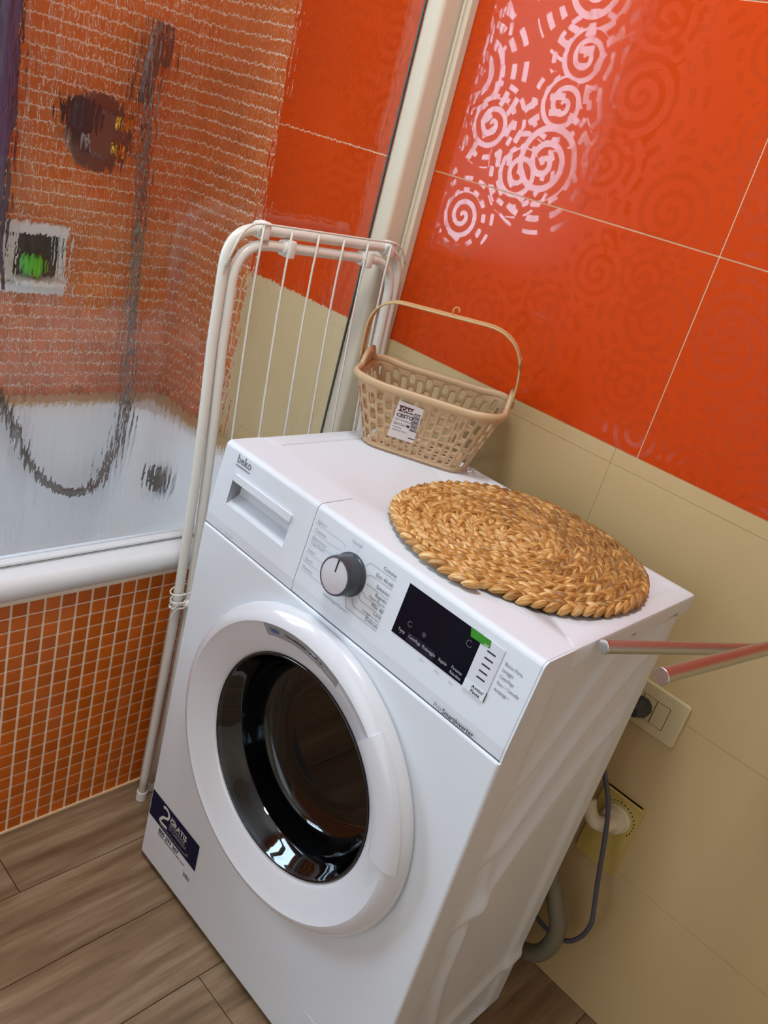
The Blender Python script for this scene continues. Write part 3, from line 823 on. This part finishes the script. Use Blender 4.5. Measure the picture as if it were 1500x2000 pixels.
# sticker on the funnel
def fun(r): return .0243+(r-.205)*(.0048/.013)
bm = bmesh.new(); lathe(bm, [(.1995, fun(.1995)+.0006), (.205, fun(.205)+.0006), (.2184, fun(.2180)+.0006)], D0, nY, X, Z, 40, math.radians(72.6), math.radians(114.7))
stk = link_mesh('advice_sticker', bm, M_stick, door)
def dm(r, deg, off=.0013):
    a = math.radians(deg); d = X*math.cos(a)+Z*math.sin(a); t = X*math.sin(a)-Z*math.cos(a)
    tilt = math.atan2(.0048, .013)
    upv = (d*math.cos(tilt) + nY*math.sin(tilt)).normalized(); nv_ = t.cross(upv)
    p = d*r + nY*(fun(r)+off)
    return Matrix(((t.x, upv.x, nv_.x, p.x), (t.y, upv.y, nv_.y, p.y), (t.z, upv.z, nv_.z, p.z), (0, 0, 0, 1)))
bm = bmesh.new(); text_bm(bm, 'beko', .0095, dm(.2075, 109, .0012), align='CENTER', bold=.0002)
q = dm(.2060, 109, .0012); bm.faces.new([bm.verts.new(q @ Vector(p)) for p in ((-.009, -.0004, 0), (.009, -.0004, 0), (.009, .0006, 0), (-.009, .0006, 0))])
link_mesh('sticker_logo', bm, M_blue, stk)
bm = bmesh.new()
word = 'raccomanda'
for i, ch in enumerate(word): text_bm(bm, ch, .0078, dm(.2075, 102.6-i*1.25, .0012), align='CENTER', bold=.0002)
link_mesh('sticker_words', bm, M_inkd, stk)
bm = bmesh.new(); text_bm(bm, '+', .0070, dm(.2075, 82.3, .0012), align='CENTER', bold=.0003)
link_mesh('plus_mark', bm, M_inkd, stk)
bm = bmesh.new(); q = dm(.2092, 86.8, .0011); bm.faces.new([bm.verts.new(q @ Vector(p)) for p in ((-.0065, -.0045, 0), (.0065, -.0045, 0), (.0055, .0055, 0), (-.0055, .0055, 0))])
link_mesh('finish_patch', bm, M_inkw, stk)
bm = bmesh.new(); text_bm(bm, 'finish', .0070, dm(.2075, 86.8, .0015), align='CENTER', bold=.0003, shear=.3); link_mesh('finish_word', bm, mat('violet_print', (60, 30, 120), .4), stk)
bm = bmesh.new(); text_bm(bm, 'Lenor', .0085, dm(.2070, 77.5, .0012), align='CENTER', shear=.4); link_mesh('softener_word', bm, M_tag, stk)
# glass bowl, seal, drum
bm = bmesh.new()
lathe(bm, [(.1684, .0090), (.1670, .0072), (.1655, .0045), (.1600, -.0035), (.1540, -.0120), (.1480, -.0205), (.1452, -.030), (.1440, -.044), (.1425, -.058), (.139, -.068), (.130, -.074), (.08, -.079), (.0001, -.081),
           ], D0, nY, X, Z, 96)
bmesh.ops.remove_doubles(bm, verts=bm.verts[:], dist=2e-4)
o = link_mesh('door_glass', bm, M_glassd, door, True, normals=False)
md = o.modifiers.new('t', 'SOLIDIFY'); md.thickness = .0035; md.offset = -1
bm = bmesh.new(); lathe(bm, [(.1700, .0), (.173, -.02), (.184, -.04), (.184, -.062), (.166, -.070), (.166, -.074), (.184, -.09)], D0, nY, X, Z, 96)
link_mesh('rubber_seal', bm, M_rubber, wm, True).location = (.300, 0, .468)
bm = bmesh.new(); lathe(bm, [(.183, -.085), (.215, -.10), (.225, -.12), (.225, -.30), (.20, -.33), (.0001, -.34)], D0, nY, X, Z, 72)
for k in range(3):
    a = math.radians(80+120*k); d = X*math.cos(a)+Z*math.sin(a); t = X*math.sin(a)-Z*math.cos(a)
    pts = [(-.03, .225), (-.012, .175), (.012, .175), (.03, .225)]
    prism(bm, pts, lambda p, r, h: tuple(t*p + d*r + nY*h), -.12, -.31)
o = link_mesh('drum', bm, M_steel, wm, True); o.location = (.300, 0, .468); auto_smooth(o, 40)

# promotional sticker low at the left
def fm(u, z, off=.0009): return Matrix(((1, 0, 0, u), (0, 0, -1, -off), (0, 1, 0, z), (0, 0, 0, 1)))
def fq(bm, pts, off=.0006): bm.faces.new([bm.verts.new((a, -off, b)) for a, b in pts])
bm = bmesh.new(); fq(bm, [(.004, .060), (.157, .060), (.157, .169), (.004, .169)], .0004); pst = link_mesh('promo_sticker', bm, M_white, wm)
bm = bmesh.new(); fq(bm, [(.0050, .1115), (.1560, .1085), (.1545, .1665), (.0045, .1690)], .0007); link_mesh('navy_block', bm, M_navy, pst)
bm = bmesh.new()
tp = [(.042, .158), (.050, .161), (.059, .158), (.062, .150), (.058, .143), (.048, .138), (.042, .131), (.040, .123), (.062, .1235)]
q_ = catmull([(a, 0, b) for a, b in tp], 5)
L2 = []; R2 = []
for i, p in enumerate(q_):
    t = (q_[min(i+1, len(q_)-1)]-q_[max(i-1, 0)]).normalized(); nn2 = Vector((-t.z, 0, t.x))*.0028
    L2.append(bm.verts.new((p.x+nn2.x, -.0010, p.z+nn2.z))); R2.append(bm.verts.new((p.x-nn2.x, -.0010, p.z-nn2.z)))
for i in range(len(q_)-1): bm.faces.new((L2[i], L2[i+1], R2[i+1], R2[i]))
text_bm(bm, 'ANNI', .0055, fm(.068, .1545, .001)); text_bm(bm, 'GRATIS', .0158, fm(.067, .1430, .001), bold=.0004)
link_mesh('promo_numeral', bm, M_film, pst)
bm = bmesh.new()
text_bm(bm, 'ESTENSIONE', .0088, fm(.067, .1345, .001)); text_bm(bm, 'DI GARANZIA', .0088, fm(.067, .1265, .001)); text_bm(bm, 'ATTIVA SUBITO LA TUA GARANZIA', .0052, fm(.040, .1145, .001)); text_bm(bm, '®', .009, fm(.124, .117, .001))
link_mesh('promo_small_print', bm, M_inkl, pst)
bm = bmesh.new(); text_bm(bm, '800 597 367', .0125, fm(.041, .0985, .001), bold=.0003); text_bm(bm, 'NUMERO VERDE GRATUITO BEKO ITALIA', .0046, fm(.040, .0925, .001), bold=.0001)
text_bm(bm, 'beko', .0100, fm(.128, .0775, .001)); fq(bm, [(.128, .0745), (.147, .0745), (.147, .0760), (.128, .0760)], .001)
link_mesh('promo_phone_print', bm, M_inkd, pst)
# filter flap low at the right of the front
bm = bmesh.new(); prism(bm, rrect(.455, .575, .030, .110, .008, 5), lambda a, b, d: (a, -d, b), -.001, .0006); link_mesh('filter_flap', bm, M_panel, wm)

# ------------------------------------------------------------------ round woven mat
bm = bmesh.new()
uvl = bm.loops.layers.uv.new('UVMap'); tint = bm.loops.layers.color.new('tint')
mc = Vector((.502, -.262, 0)); mR = .190
PITCH = .0208
def warp(x, y):
    d = math.hypot(x, y)
    e = smooth(.12, .19, d)
    a = math.atan2(y, x)
    return .0015*math.sin(a*3+.7)*e + .003*e*max(0, math.cos(a-math.radians(250)))**2
def lobe(cx_, cy_, cz_, ang, L_, W_, H_, tilt, tn):
    ns, nr = 6, 6; ca, sa = math.cos(ang), math.sin(ang); rows = []
    for i in range(ns+1):
        s = -1+2*i/ns
        w = max(0.02, (1-abs(s)**2.4))**.6
        row = []
        for k in range(nr):
            t = 2*PI*k/nr
            lx = s*L_/2; ly = math.cos(t)*W_/2*w + .12*W_*s*s; lz = math.sin(t)*H_/2*w + tilt*s*L_/2 - .10*L_*s*s
            row.append((bm.verts.new((cx_+lx*ca-ly*sa, cy_+lx*sa+ly*ca, cz_+lz)), (i/ns, k/nr)))
        rows.append(row)
    for i in range(ns):
        for k in range(nr):
            q = [rows[i][k], rows[i+1][k], rows[i+1][(k+1) % nr], rows[i][(k+1) % nr]]
            f = bm.faces.new([v[0] for v in q]); f.smooth = True
            for lp, (v, uvc), kk in zip(f.loops, q, (k, k, k+1, k+1)):
                lp[uvl].uv = (uvc[0], kk/nr); lp[tint] = tn
    for rr in (rows[0][::-1], rows[-1]):
        f = bm.faces.new([v[0] for v in rr]); f.smooth = True
        for lp in f.loops: lp[uvl].uv = (0, 0); lp[tint] = tn
th = .6; rnd = random.Random(3)
turns_end = 2*PI*(mR-.007)/PITCH
k = 0
while th < turns_end:
    r = PITCH*th/(2*PI)
    step = .0162
    for side in (-1, 1):
        rr = r + side*PITCH*.245
        if rr < .002: continue
        a = th + (.5*step/max(r, .01) if side > 0 else 0)
        x_, y_ = rr*math.cos(a), rr*math.sin(a)
        ang = a + PI/2 + side*math.radians(25+rnd.uniform(-7, 7))
        # pale straw on the left and the near side, golden at the far side
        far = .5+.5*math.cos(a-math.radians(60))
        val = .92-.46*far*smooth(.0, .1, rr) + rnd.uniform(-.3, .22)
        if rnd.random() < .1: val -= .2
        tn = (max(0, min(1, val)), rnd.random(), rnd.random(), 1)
        L_ = .0290*rnd.uniform(.9, 1.12); W_ = .0118*rnd.uniform(.88, 1.12); H_ = .0125*rnd.uniform(.9, 1.15)
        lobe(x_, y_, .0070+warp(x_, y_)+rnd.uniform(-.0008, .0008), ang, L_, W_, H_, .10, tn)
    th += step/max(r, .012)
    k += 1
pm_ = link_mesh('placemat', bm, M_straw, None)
pm_.location = (mc.x, mc.y, .8515)
bm = bmesh.new()
lathe(bm, [(.0001, .001), (.172, .001), (.172, .004), (.0001, .004)], Vector((0, 0, 0)), Z, X, Y, 64); bmesh.ops.remove_doubles(bm, verts=bm.verts[:], dist=2e-4)
link_mesh('gap_disc', bm, mat('gap_shade_brown', (104, 66, 32), .8), pm_)  # added disc, coloured dark to stand in for shade between the strands
tag(pm_, 'round braided straw placemat lying on the washing machine top', 'placemat')

# ------------------------------------------------------------------ laundry basket
byaw = .559
bk = empty('plastic_basket', (.187, -.144, .850), byaw)
tag(bk, 'taupe perforated plastic basket with raised strap handle on the washing machine top', 'basket')
BL, BW, TL, TW, BH = .178, .118, .246, .165, .112
def per(t, lz):
    """point on the basket wall: t 0..1 round the perimeter, lz 0..1 height"""
    L_ = BL+(TL-BL)*lz; W_ = BW+(TW-BW)*lz; r = .030+.006*lz
    segs = [L_-2*r, PI/2*r, W_-2*r, PI/2*r, L_-2*r, PI/2*r, W_-2*r, PI/2*r]
    L0 = BL+(TL-BL)*.6; W0_ = BW+(TW-BW)*.6; r0 = .0336
    s0 = [L0-2*r0, PI/2*r0, W0_-2*r0, PI/2*r0]*2
    tot = sum(s0); d = (t % 1)*tot; i = 0
    while d > s0[i]+1e-9: d -= s0[i]; i += 1
    f = d/s0[i]
    hx, hy = L_/2-r, W_/2-r
    if i == 0: return (-hx+f*2*hx, -W_/2)
    if i == 1: a = -PI/2+f*PI/2; return (hx+r*math.cos(a), -hy+r*math.sin(a))
    if i == 2: return (L_/2, -hy+f*2*hy)
    if i == 3: a = f*PI/2; return (hx+r*math.cos(a), hy+r*math.sin(a))
    if i == 4: return (hx-f*2*hx, W_/2)
    if i == 5: a = PI/2+f*PI/2; return (-hx+r*math.cos(a), hy+r*math.sin(a))
    if i == 6: return (-L_/2, hy-f*2*hy)
    a = PI+f*PI/2; return (-hx+r*math.cos(a), -hy+r*math.sin(a))
ncol = 48
# cells: each column = bar (2 thin cells) + slot ; rows given by heights, alternate columns shifted
rows_a = [0, .07, .24, .30, .47, .53, .70, .76, .90, 1.0]      # solid, hole, solid, hole ...
rows_b = [0, .05, .13, .19, .36, .42, .59, .65, .83, 1.0]
bm = bmesh.new()
levels = sorted(set(rows_a+rows_b))
def is_hole(colodd, z):
    R = rows_b if colodd else rows_a
    for i in range(1, len(R)-1, 2):
        if R[i] < z < R[i+1]: return True
    return False
tt = []
for c in range(ncol): tt += [(c+0)/ncol, (c+.32)/ncol, (c+.66)/ncol]
vs = [[bm.verts.new((*per(t, z_), .003+z_*(BH-.003))) for z_ in levels] for t in tt]
nt_ = len(tt)
for i in range(nt_):
    c, part = divmod(i, 3)
    for j in range(len(levels)-1):
        zc = (levels[j]+levels[j+1])/2
        if part in (1, 2) and is_hole(c % 2, zc): continue
        bm.faces.new((vs[i][j], vs[(i+1) % nt_][j], vs[(i+1) % nt_][j+1], vs[i][j+1]))
# perforated floor
bx = [(-BL/2+.012)+(BL-.024)*i/24 for i in range(25)]; by = [(-BW/2+.012)+(BW-.024)*i/15 for i in range(16)]
fv = [[bm.verts.new((x, y, .003)) for y in by] for x in bx]
for i in range(24):
    for j in range(15):
        if i % 2 == 1 and j % 3 != 0 and 1 < i < 23: continue
        bm.faces.new((fv[i][j], fv[i+1][j], fv[i+1][j+1], fv[i][j+1]))
body = link_mesh('body', bm, M_basket, bk, True)
md = body.modifiers.new('s', 'SUBSURF'); md.levels = 1; md.render_levels = 1
md = body.modifiers.new('t', 'SOLIDIFY'); md.thickness = .0022; md.offset = 0
bm = bmesh.new()
# closed floor edge band
pts = [(*per(t/64, .0), .0032) for t in range(64)]; tube(bm, pts, .0026, 8, closed=True)
link_mesh('foot_rim', bm, M_basket, bk, True)
# rim: swept flange with raised ears in the middle of the short sides
bm = bmesh.new(); pts = []
N_ = 160
for i in range(N_):
    x, y = per(i/N_, 1.0)
    ex = smooth(TL/2-.016, TL/2-.002, abs(x))*(1-smooth(.020, .042, abs(y-.022)))
    sag = -.004*(1-smooth(TL/2-.06, TL/2-.01, abs(x)))
    k_ = 1.035
    pts.append((x*1.015, y*1.02, BH+.001+.020*ex+sag))
sec = [(.0055*math.cos(a)*1.25, .0048*math.sin(a)) for a in [2*PI*k/10 for k in range(10)]]
tube(bm, pts, 0, closed=True, sec=sec)
# skirt between wall and raised ears
for i in range(N_):
    a = pts[i]; b = pts[(i+1) % N_]
    a0 = (*per(i/N_, 1.0), BH-.004); b0 = (*per((i+1)/N_, 1.0), BH-.004)
    bm.faces.new([bm.verts.new(p) for p in (a0, b0, b, a)])
link_mesh('rim', bm, M_basket, bk, True)
# strap handle
hp_ = round_path([(-.131, 0, .118), (-.134, 0, .150), (-.134, 0, .226), (.110, 0, .236), (.128, 0, .168), (.129, 0, .118)], [.02, .052, .058, .03], 10)
bm = bmesh.new(); sec = [(-.0012, -.0120), (-.0012, .0120), (.0012, .0120), (.0012, -.0120)]
tube(bm, hp_, 0, sec=[(a, b) for a, b in sec])
hd = link_mesh('strap_handle', bm, M_strap, bk, False)
bm = bmesh.new()
for s in (-1, 1): tube(bm, [Vector(p)+Vector((0, s*.0120, 0)) for p in hp_], .0017, 6)
link_mesh('strap_edge', bm, M_strap, hd, True)
bm = bmesh.new()
hk = [(-.006, 0, .2315), (-.006, 0, .238)] + [(-.001+.0048*math.cos(a), 0, .2415+.0048*math.sin(a)) for a in [PI-.3*k for k in range(0, 13)]]
tube(bm, hk, .0010, 6); link_mesh('hanging_hook', bm, M_strap, hd, True)
for s in (-1, 1): cylo('hinge_pin', M_basket, bk, (s*.1265, 0, .122), (s, 0, 0), .006, .007, 16, .001)
# hanging paper tag on the front wall
def tg(u, z, off=0.):   # front wall plane of the basket
    lz = z/BH; W_ = (BW+(TW-BW)*lz)/2
    return Vector((u, -W_-.0035-off, z))
tup = (tg(0, .08)-tg(0, .02)).normalized(); tno = X.cross(tup)
def tm(u, z, off=.0005):
    p = tg(u, z)+tno*off
    return Matrix(((1, tup.x, tno.x, p.x), (0, tup.y, tno.y, p.y), (0, tup.z, tno.z, p.z), (0, 0, 0, 1)))
bm = bmesh.new(); prism(bm, [(-.046, .030), (-.001, .030), (.0015, .093), (-.040, .096)], lambda a, b, d: tuple(tg(a, b)+tno*d), 0, .0004)
tg_o = link_mesh('price_tag', bm, M_tag, bk)
bm = bmesh.new(); bm.faces.new([bm.verts.new(tg(a, b)+tno*.0008) for a, b in ((-.038, .078), (-.013, .078), (-.016, .083), (-.013, .0885), (-.038, .0885), (-.035, .083))]); link_mesh('tag_banner', bm, M_brown, tg_o)
bm = bmesh.new(); text_bm(bm, 'CASA', .0090, tm(-.0335, .0800, .0011), bold=.0002); link_mesh('tag_banner_word', bm, M_inkw, tg_o)
bm = bmesh.new()
text_bm(bm, 'CESTO', .0090, tm(-.0390, .0685, .0008), bold=.0003); text_bm(bm, 'RETTANGOLARE', .0042, tm(-.0400, .0620, .0008)); text_bm(bm, '20x15x11', .0060, tm(-.0410, .0540, .0008))
text_bm(bm, 'PLASTICA', .0036, tm(-.0410, .0480, .0008)); text_bm(bm, 'MADE IN ITALY', .0036, tm(-.0410, .0430, .0008))
for i in range(13):
    z_ = .050+.0025*i; w_ = .0010 if i % 3 else .0016
    bm.faces.new([bm.verts.new(tg(a, b)+tno*.0008) for a, b in ((-.0125, z_), (-.0010, z_), (-.0010, z_+w_), (-.0125, z_+w_))])
for a0_, a1_, z0_, z1_ in ((-.012, .0, .036, .0375), (-.0190, -.0140, .054, .058)):
    bm.faces.new([bm.verts.new(tg(a, b)+tno*.0008) for a, b in ((a0_, z0_), (a1_, z0_), (a1_, z1_), (a0_, z1_))])
link_mesh('tag_lettering', bm, M_inkd, tg_o)

# ------------------------------------------------------------------ folded drying rack
dr = empty('drying_rack', (-.030, -.417, 0)); tag(dr, 'folded white tubular drying rack standing between bathtub and washing machine', 'drying rack')
def rx(z): return -.022-.036*smooth(.55, 1.13, z)
def rel(pts): return [Vector(p)-dr.location for p in pts]
def leg(y0, y1, top, inset, foot_l, foot_r, dx=0.):
    zs = [.0, .25, .5, .75, .95]
    L_ = [(foot_l[0]+(rx(z_)+dx-foot_l[0])*min(1, z_/.3), foot_l[1]+(y0-foot_l[1])*min(1, z_/.9), z_) for z_ in zs]
    R2_ = [(foot_r[0]+(rx(z_)+dx-foot_r[0])*min(1, z_/.3), y1, z_) for z_ in zs[::-1]]
    x_ = rx(top)+dx
    return L_, (x_, y0, top), (x_, y1, top), R2_
for nm, y0, y1, top, fl, fr_, dx in (('outer_frame', -.424, -.034, 1.131, (-.026, -.417), (-.03, -.034), 0.), ('inner_frame', -.407, -.052, 1.109, (-.042, -.388), (-.012, -.055), .004)):
    L_, a, b, R2_ = leg(y0, y1, top, 0, fl, fr_, dx)
    body_ = catmull(L_, 4); rb = catmull(R2_, 4)
    path = round_path([body_[-1], a, b, rb[0]], [.062, .062], 10)
    pts = body_[:-1] + path[0:] + rb[1:]
    tubeo(nm, M_tube, dr, rel(pts), .0085, 14)
    cylo('foot_cap', M_clip, dr, Vector((fl[0], fl[1], 0))-dr.location, (0, 0, 1), .0108, .024, 18, .002)
    cylo('foot_cap', M_clip, dr, Vector((fr_[0], fr_[1], 0))-dr.location, (0, 0, 1), .0108, .024, 18, .002)
# wire grid
ys = [-.372+.0575*i for i in range(6)]
for y in ys:
    tubeo('wire', M_tube, dr, rel([(rx(z_)+.016, y, z_) for z_ in (.30, .45, .6, .75, .9, 1.0, 1.08, 1.142)]), .0019, 6)
tubeo('cross_wire', M_tube, dr, rel(round_path([(rx(1.10)+.014, -.43, 1.07), (rx(1.14)+.016, -.405, 1.142), (rx(1.14)+.016, -.055, 1.144), (rx(1.1)+.014, -.035, 1.11)], .03, 6)), .0019, 6)
for z_ in (.30,): tubeo('cross_wire', M_tube, dr, rel([(rx(z_)+.014, -.40, z_), (rx(z_)+.014, -.06, z_)]), .0019, 6)
for y, z_ in ((-.366, 1.131), (-.080, 1.131), (-.312, 1.109), (-.133, 1.109)):
    bm = bmesh.new(); x_ = rx(z_)+(0 if z_ > 1.12 else .004)
    cyl(bm, Vector((x_, y-.010, z_)), (0, 1, 0), .0125, .020, 20, .002)
    box(bm, x_-.006, x_+.016, y-.004, y+.010, z_-.014, z_+.014, bevel=.003)
    for v_ in bm.verts: v_.co -= dr.location
    auto_smooth(link_mesh('clip', bm, M_clip, dr))
# string tied round the legs
tie = bmesh.new()
tc_ = Vector((rx(.49)+.003, -.415, .492))
for dz, tiltx in ((0, .15), (.006, -.1), (.011, .05)):
    tube(tie, [tc_+Vector((.0135*math.cos(a), .021*math.sin(a), dz-.018+tiltx*.02*math.sin(a)))-dr.location for a in [2*PI*k/20 for k in range(20)]], .0017, 6, closed=True)
tube(tie, [p-dr.location for p in (tc_+Vector((.012, -.015, -.01)), tc_+Vector((.016, -.028, -.016)), tc_+Vector((.018, -.034, -.004)))], .0015, 6)
tube(tie, [p-dr.location for p in (tc_+Vector((.012, -.013, -.016)), tc_+Vector((.014, -.024, -.026)), tc_+Vector((.018, -.030, -.036)))], .0015, 6)
bmesh.ops.create_icosphere(tie, subdivisions=2, radius=.009, matrix=Matrix.Translation(tc_+Vector((.012, .006, -.012))-dr.location))
link_mesh('string_tie', tie, M_clip, dr, True)['label'] = 'white string tied round the legs'
tubeo('tie_ring', M_clip, dr, [tc_+Vector((.015*math.cos(a), .024*math.sin(a), .012+.003*math.sin(a)))-dr.location for a in [2*PI*k/24 for k in range(24)]], .0014, 6, closed=True)

# ------------------------------------------------------------------ wall outlet, plug and cord
so = empty('power_outlet', (.677, 0, .606)); tag(so, 'ivory rectangular wall outlet just right of the washing machine, above the yellowed cover plate', 'outlet')
bm = bmesh.new(); prism(bm, rrect(-.062, .062, -.0405, .0405, .006, 5), lambda a, b, d: (a, -d, b), 0, .008)
o = link_mesh('cover_plate', bm, M_socket, so); md = o.modifiers.new('b', 'BEVEL'); md.width = .002; md.segments = 2; md.limit_method = 'ANGLE'; md.angle_limit = math.radians(60)
for a0_, a1_ in ((-.036, -.0115), (-.0110, .0120), (.0125, .0360)):
    pass
for i, (a0_, a1_) in enumerate(((-.0345, -.0110), (-.0105, .0120), (.0125, .0355))):
    boxo('module_gap', M_dark, so, a0_-.0006, a1_+.0006, -.0083, -.006, -.0230, .0190) if i < 3 else None
    boxo('module', M_socket, so, a0_+.0003, a1_-.0003, -.0092, -.006, -.0222, .0182, bevel=.0008)
cord = empty('mains_lead', (.671, -.012, .603)); tag(cord, 'grey power cord with dark plug hanging from the ivory outlet behind the washing machine', 'power cord')
bm = bmesh.new(); lathe(bm, [(.0001, 0), (.0165, 0), (.0175, .004), (.0165, .014), (.012, .022), (.009, .034), (.0001, .036)], Vector((0, .003, 0)), nY, X, Z, 10)
bmesh.ops.remove_doubles(bm, verts=bm.verts[:], dist=2e-4); auto_smooth(link_mesh('plug', bm, M_plug, cord))
pts = [(.668, -.045, .603), (.655, -.058, .585), (.650, -.060, .545), (.662, -.060, .510), (.679, -.06, .485), (.699, -.06, .452), (.712, -.06, .419), (.727, -.06, .364), (.741, -.06, .307), (.754, -.06, .26), (.762, -.06, .225), (.757, -.06, .188), (.738, -.06, .157), (.700, -.058, .145), (.650, -.06, .160)]
tubeo('cable', M_cable, cord, [Vector(p)-cord.location for p in catmull(pts, 8)], .0042, 10)
cv = empty('drain_cover', (.7075, 0, .362)); tag(cv, 'yellowed blank cover plate with white drain elbow, below the ivory outlet', 'drain cover')
bm = bmesh.new(); prism(bm, rrect(-.0385, .0385, -.0755, .0755, .005, 4), lambda a, b, d: (a, -d, b), 0, .006)
link_mesh('plate', bm, M_cover, cv)
boxo('top_lip', M_cover, cv, -.0385, .0385, -.010, 0, .0705, .0755, bevel=.0015)
cc = Vector((.0025, -.006, .030))
bm = bmesh.new(); lathe(bm, [(.0001, 0), (.0255, 0), (.0255, .004), (.0235, .006), (.0215, .018), (.013, .020), (.0001, .020)], cc, nY, X, Z, 36)
bmesh.ops.remove_doubles(bm, verts=bm.verts[:], dist=2e-4); auto_smooth(link_mesh('ring_nut', bm, M_pipe, cv))
for k in range(14):
    a = math.radians(-30+k*12.5); p = cc+Vector((.0315*math.cos(a), 0, .0315*math.sin(a)))
    if abs(p.x) < .036: cylo('screw_dot', M_dark, cv, p, (0, -1, 0), .0013, .0006, 8)
tubeo('drain_elbow', M_pipe, cv, [cc+Vector(p) for p in catmull([(0, -.015, 0), (-.004, -.034, -.001), (-.018, -.044, .000), (-.032, -.044, .010), (-.042, -.040, .026)], 6)], .0125, 16)
dh = tubeo('drain_hose', M_hose, None, catmull([(.650, -.075, .34), (.664, -.075, .275), (.684, -.075, .243), (.705, -.075, .212), (.721, -.075, .180), (.722, -.075, .140), (.708, -.075, .103), (.680, -.075, .083), (.645, -.075, .085), (.60, -.075, .115)], 10), [.0145+.0009*(i % 2) for i in range(91)], 16)
tag(dh, 'ribbed grey drain hose looping near the floor behind the washing machine', 'hose')

# ------------------------------------------------------------------ swivelling towel arms (wall mounted, pivot beyond the right edge)
ta = empty('towel_holder', (.8590, -.05, .86)); tag(ta, 'brushed steel swivel towel holder with two arms reaching past the washing machine', 'towel rail')
def arm(tip, z, r):
    a = Vector((.8590, -.05, z))-ta.location; b = Vector((tip[0], tip[1], z))-ta.location
    d = (b-a).normalized()
    o = tubeo('arm', M_chrome, ta, [a, a+(b-a)*.3, a+(b-a)*.6, b], r, 24); auto_smooth(o)
    cylo('end_cap', M_chrome2, o, b, d, r*1.12, .004, 32, .0008, True)
    cylo('pivot_collar', M_chrome, o, a-Z*.009, (0, 0, 1), .012, .018, 24, .002, True)
arm((.7080, -.371), .850, .0082)
arm((.7910, -.411), .880, .0086)
cylo('pivot_pin', M_chrome, ta, (0, 0, -.05), (0, 0, 1), .006, .095, 20)
for z_ in (-.045, .040): 
    boxo('bracket', M_chrome, ta, -.006, .012, -.008, .042, z_-.003, z_+.003, bevel=.001)
boxo('wall_mount', M_chrome, ta, .0, .024, .042, .050, -.055, .055, bevel=.002)

# ledge tiles round the bath, and the added ceiling lamp fitting
bm = bmesh.new(); box(bm, XL+.002, XL+.050, -1.70, -.004, .5583, .5640, bevel=.001); structure(link_mesh('trim_1', bm, M_beige))
bm = bmesh.new(); box(bm, XL+.051, TX-.06, -.050, -.004, .5583, .5640, bevel=.001); structure(link_mesh('trim_2', bm, M_beige))
cl = empty('added_ceiling_lamp', (.40, -.80, H)); tag(cl, 'added round white ceiling lamp, out of view over the washing machine', 'ceiling lamp')  # unseen fitting, added to go with the overhead fill
cylo('added_lamp_base', M_white, cl, (0, 0, -.10), (0, 0, 1), .19, .10, 48, .01, True)
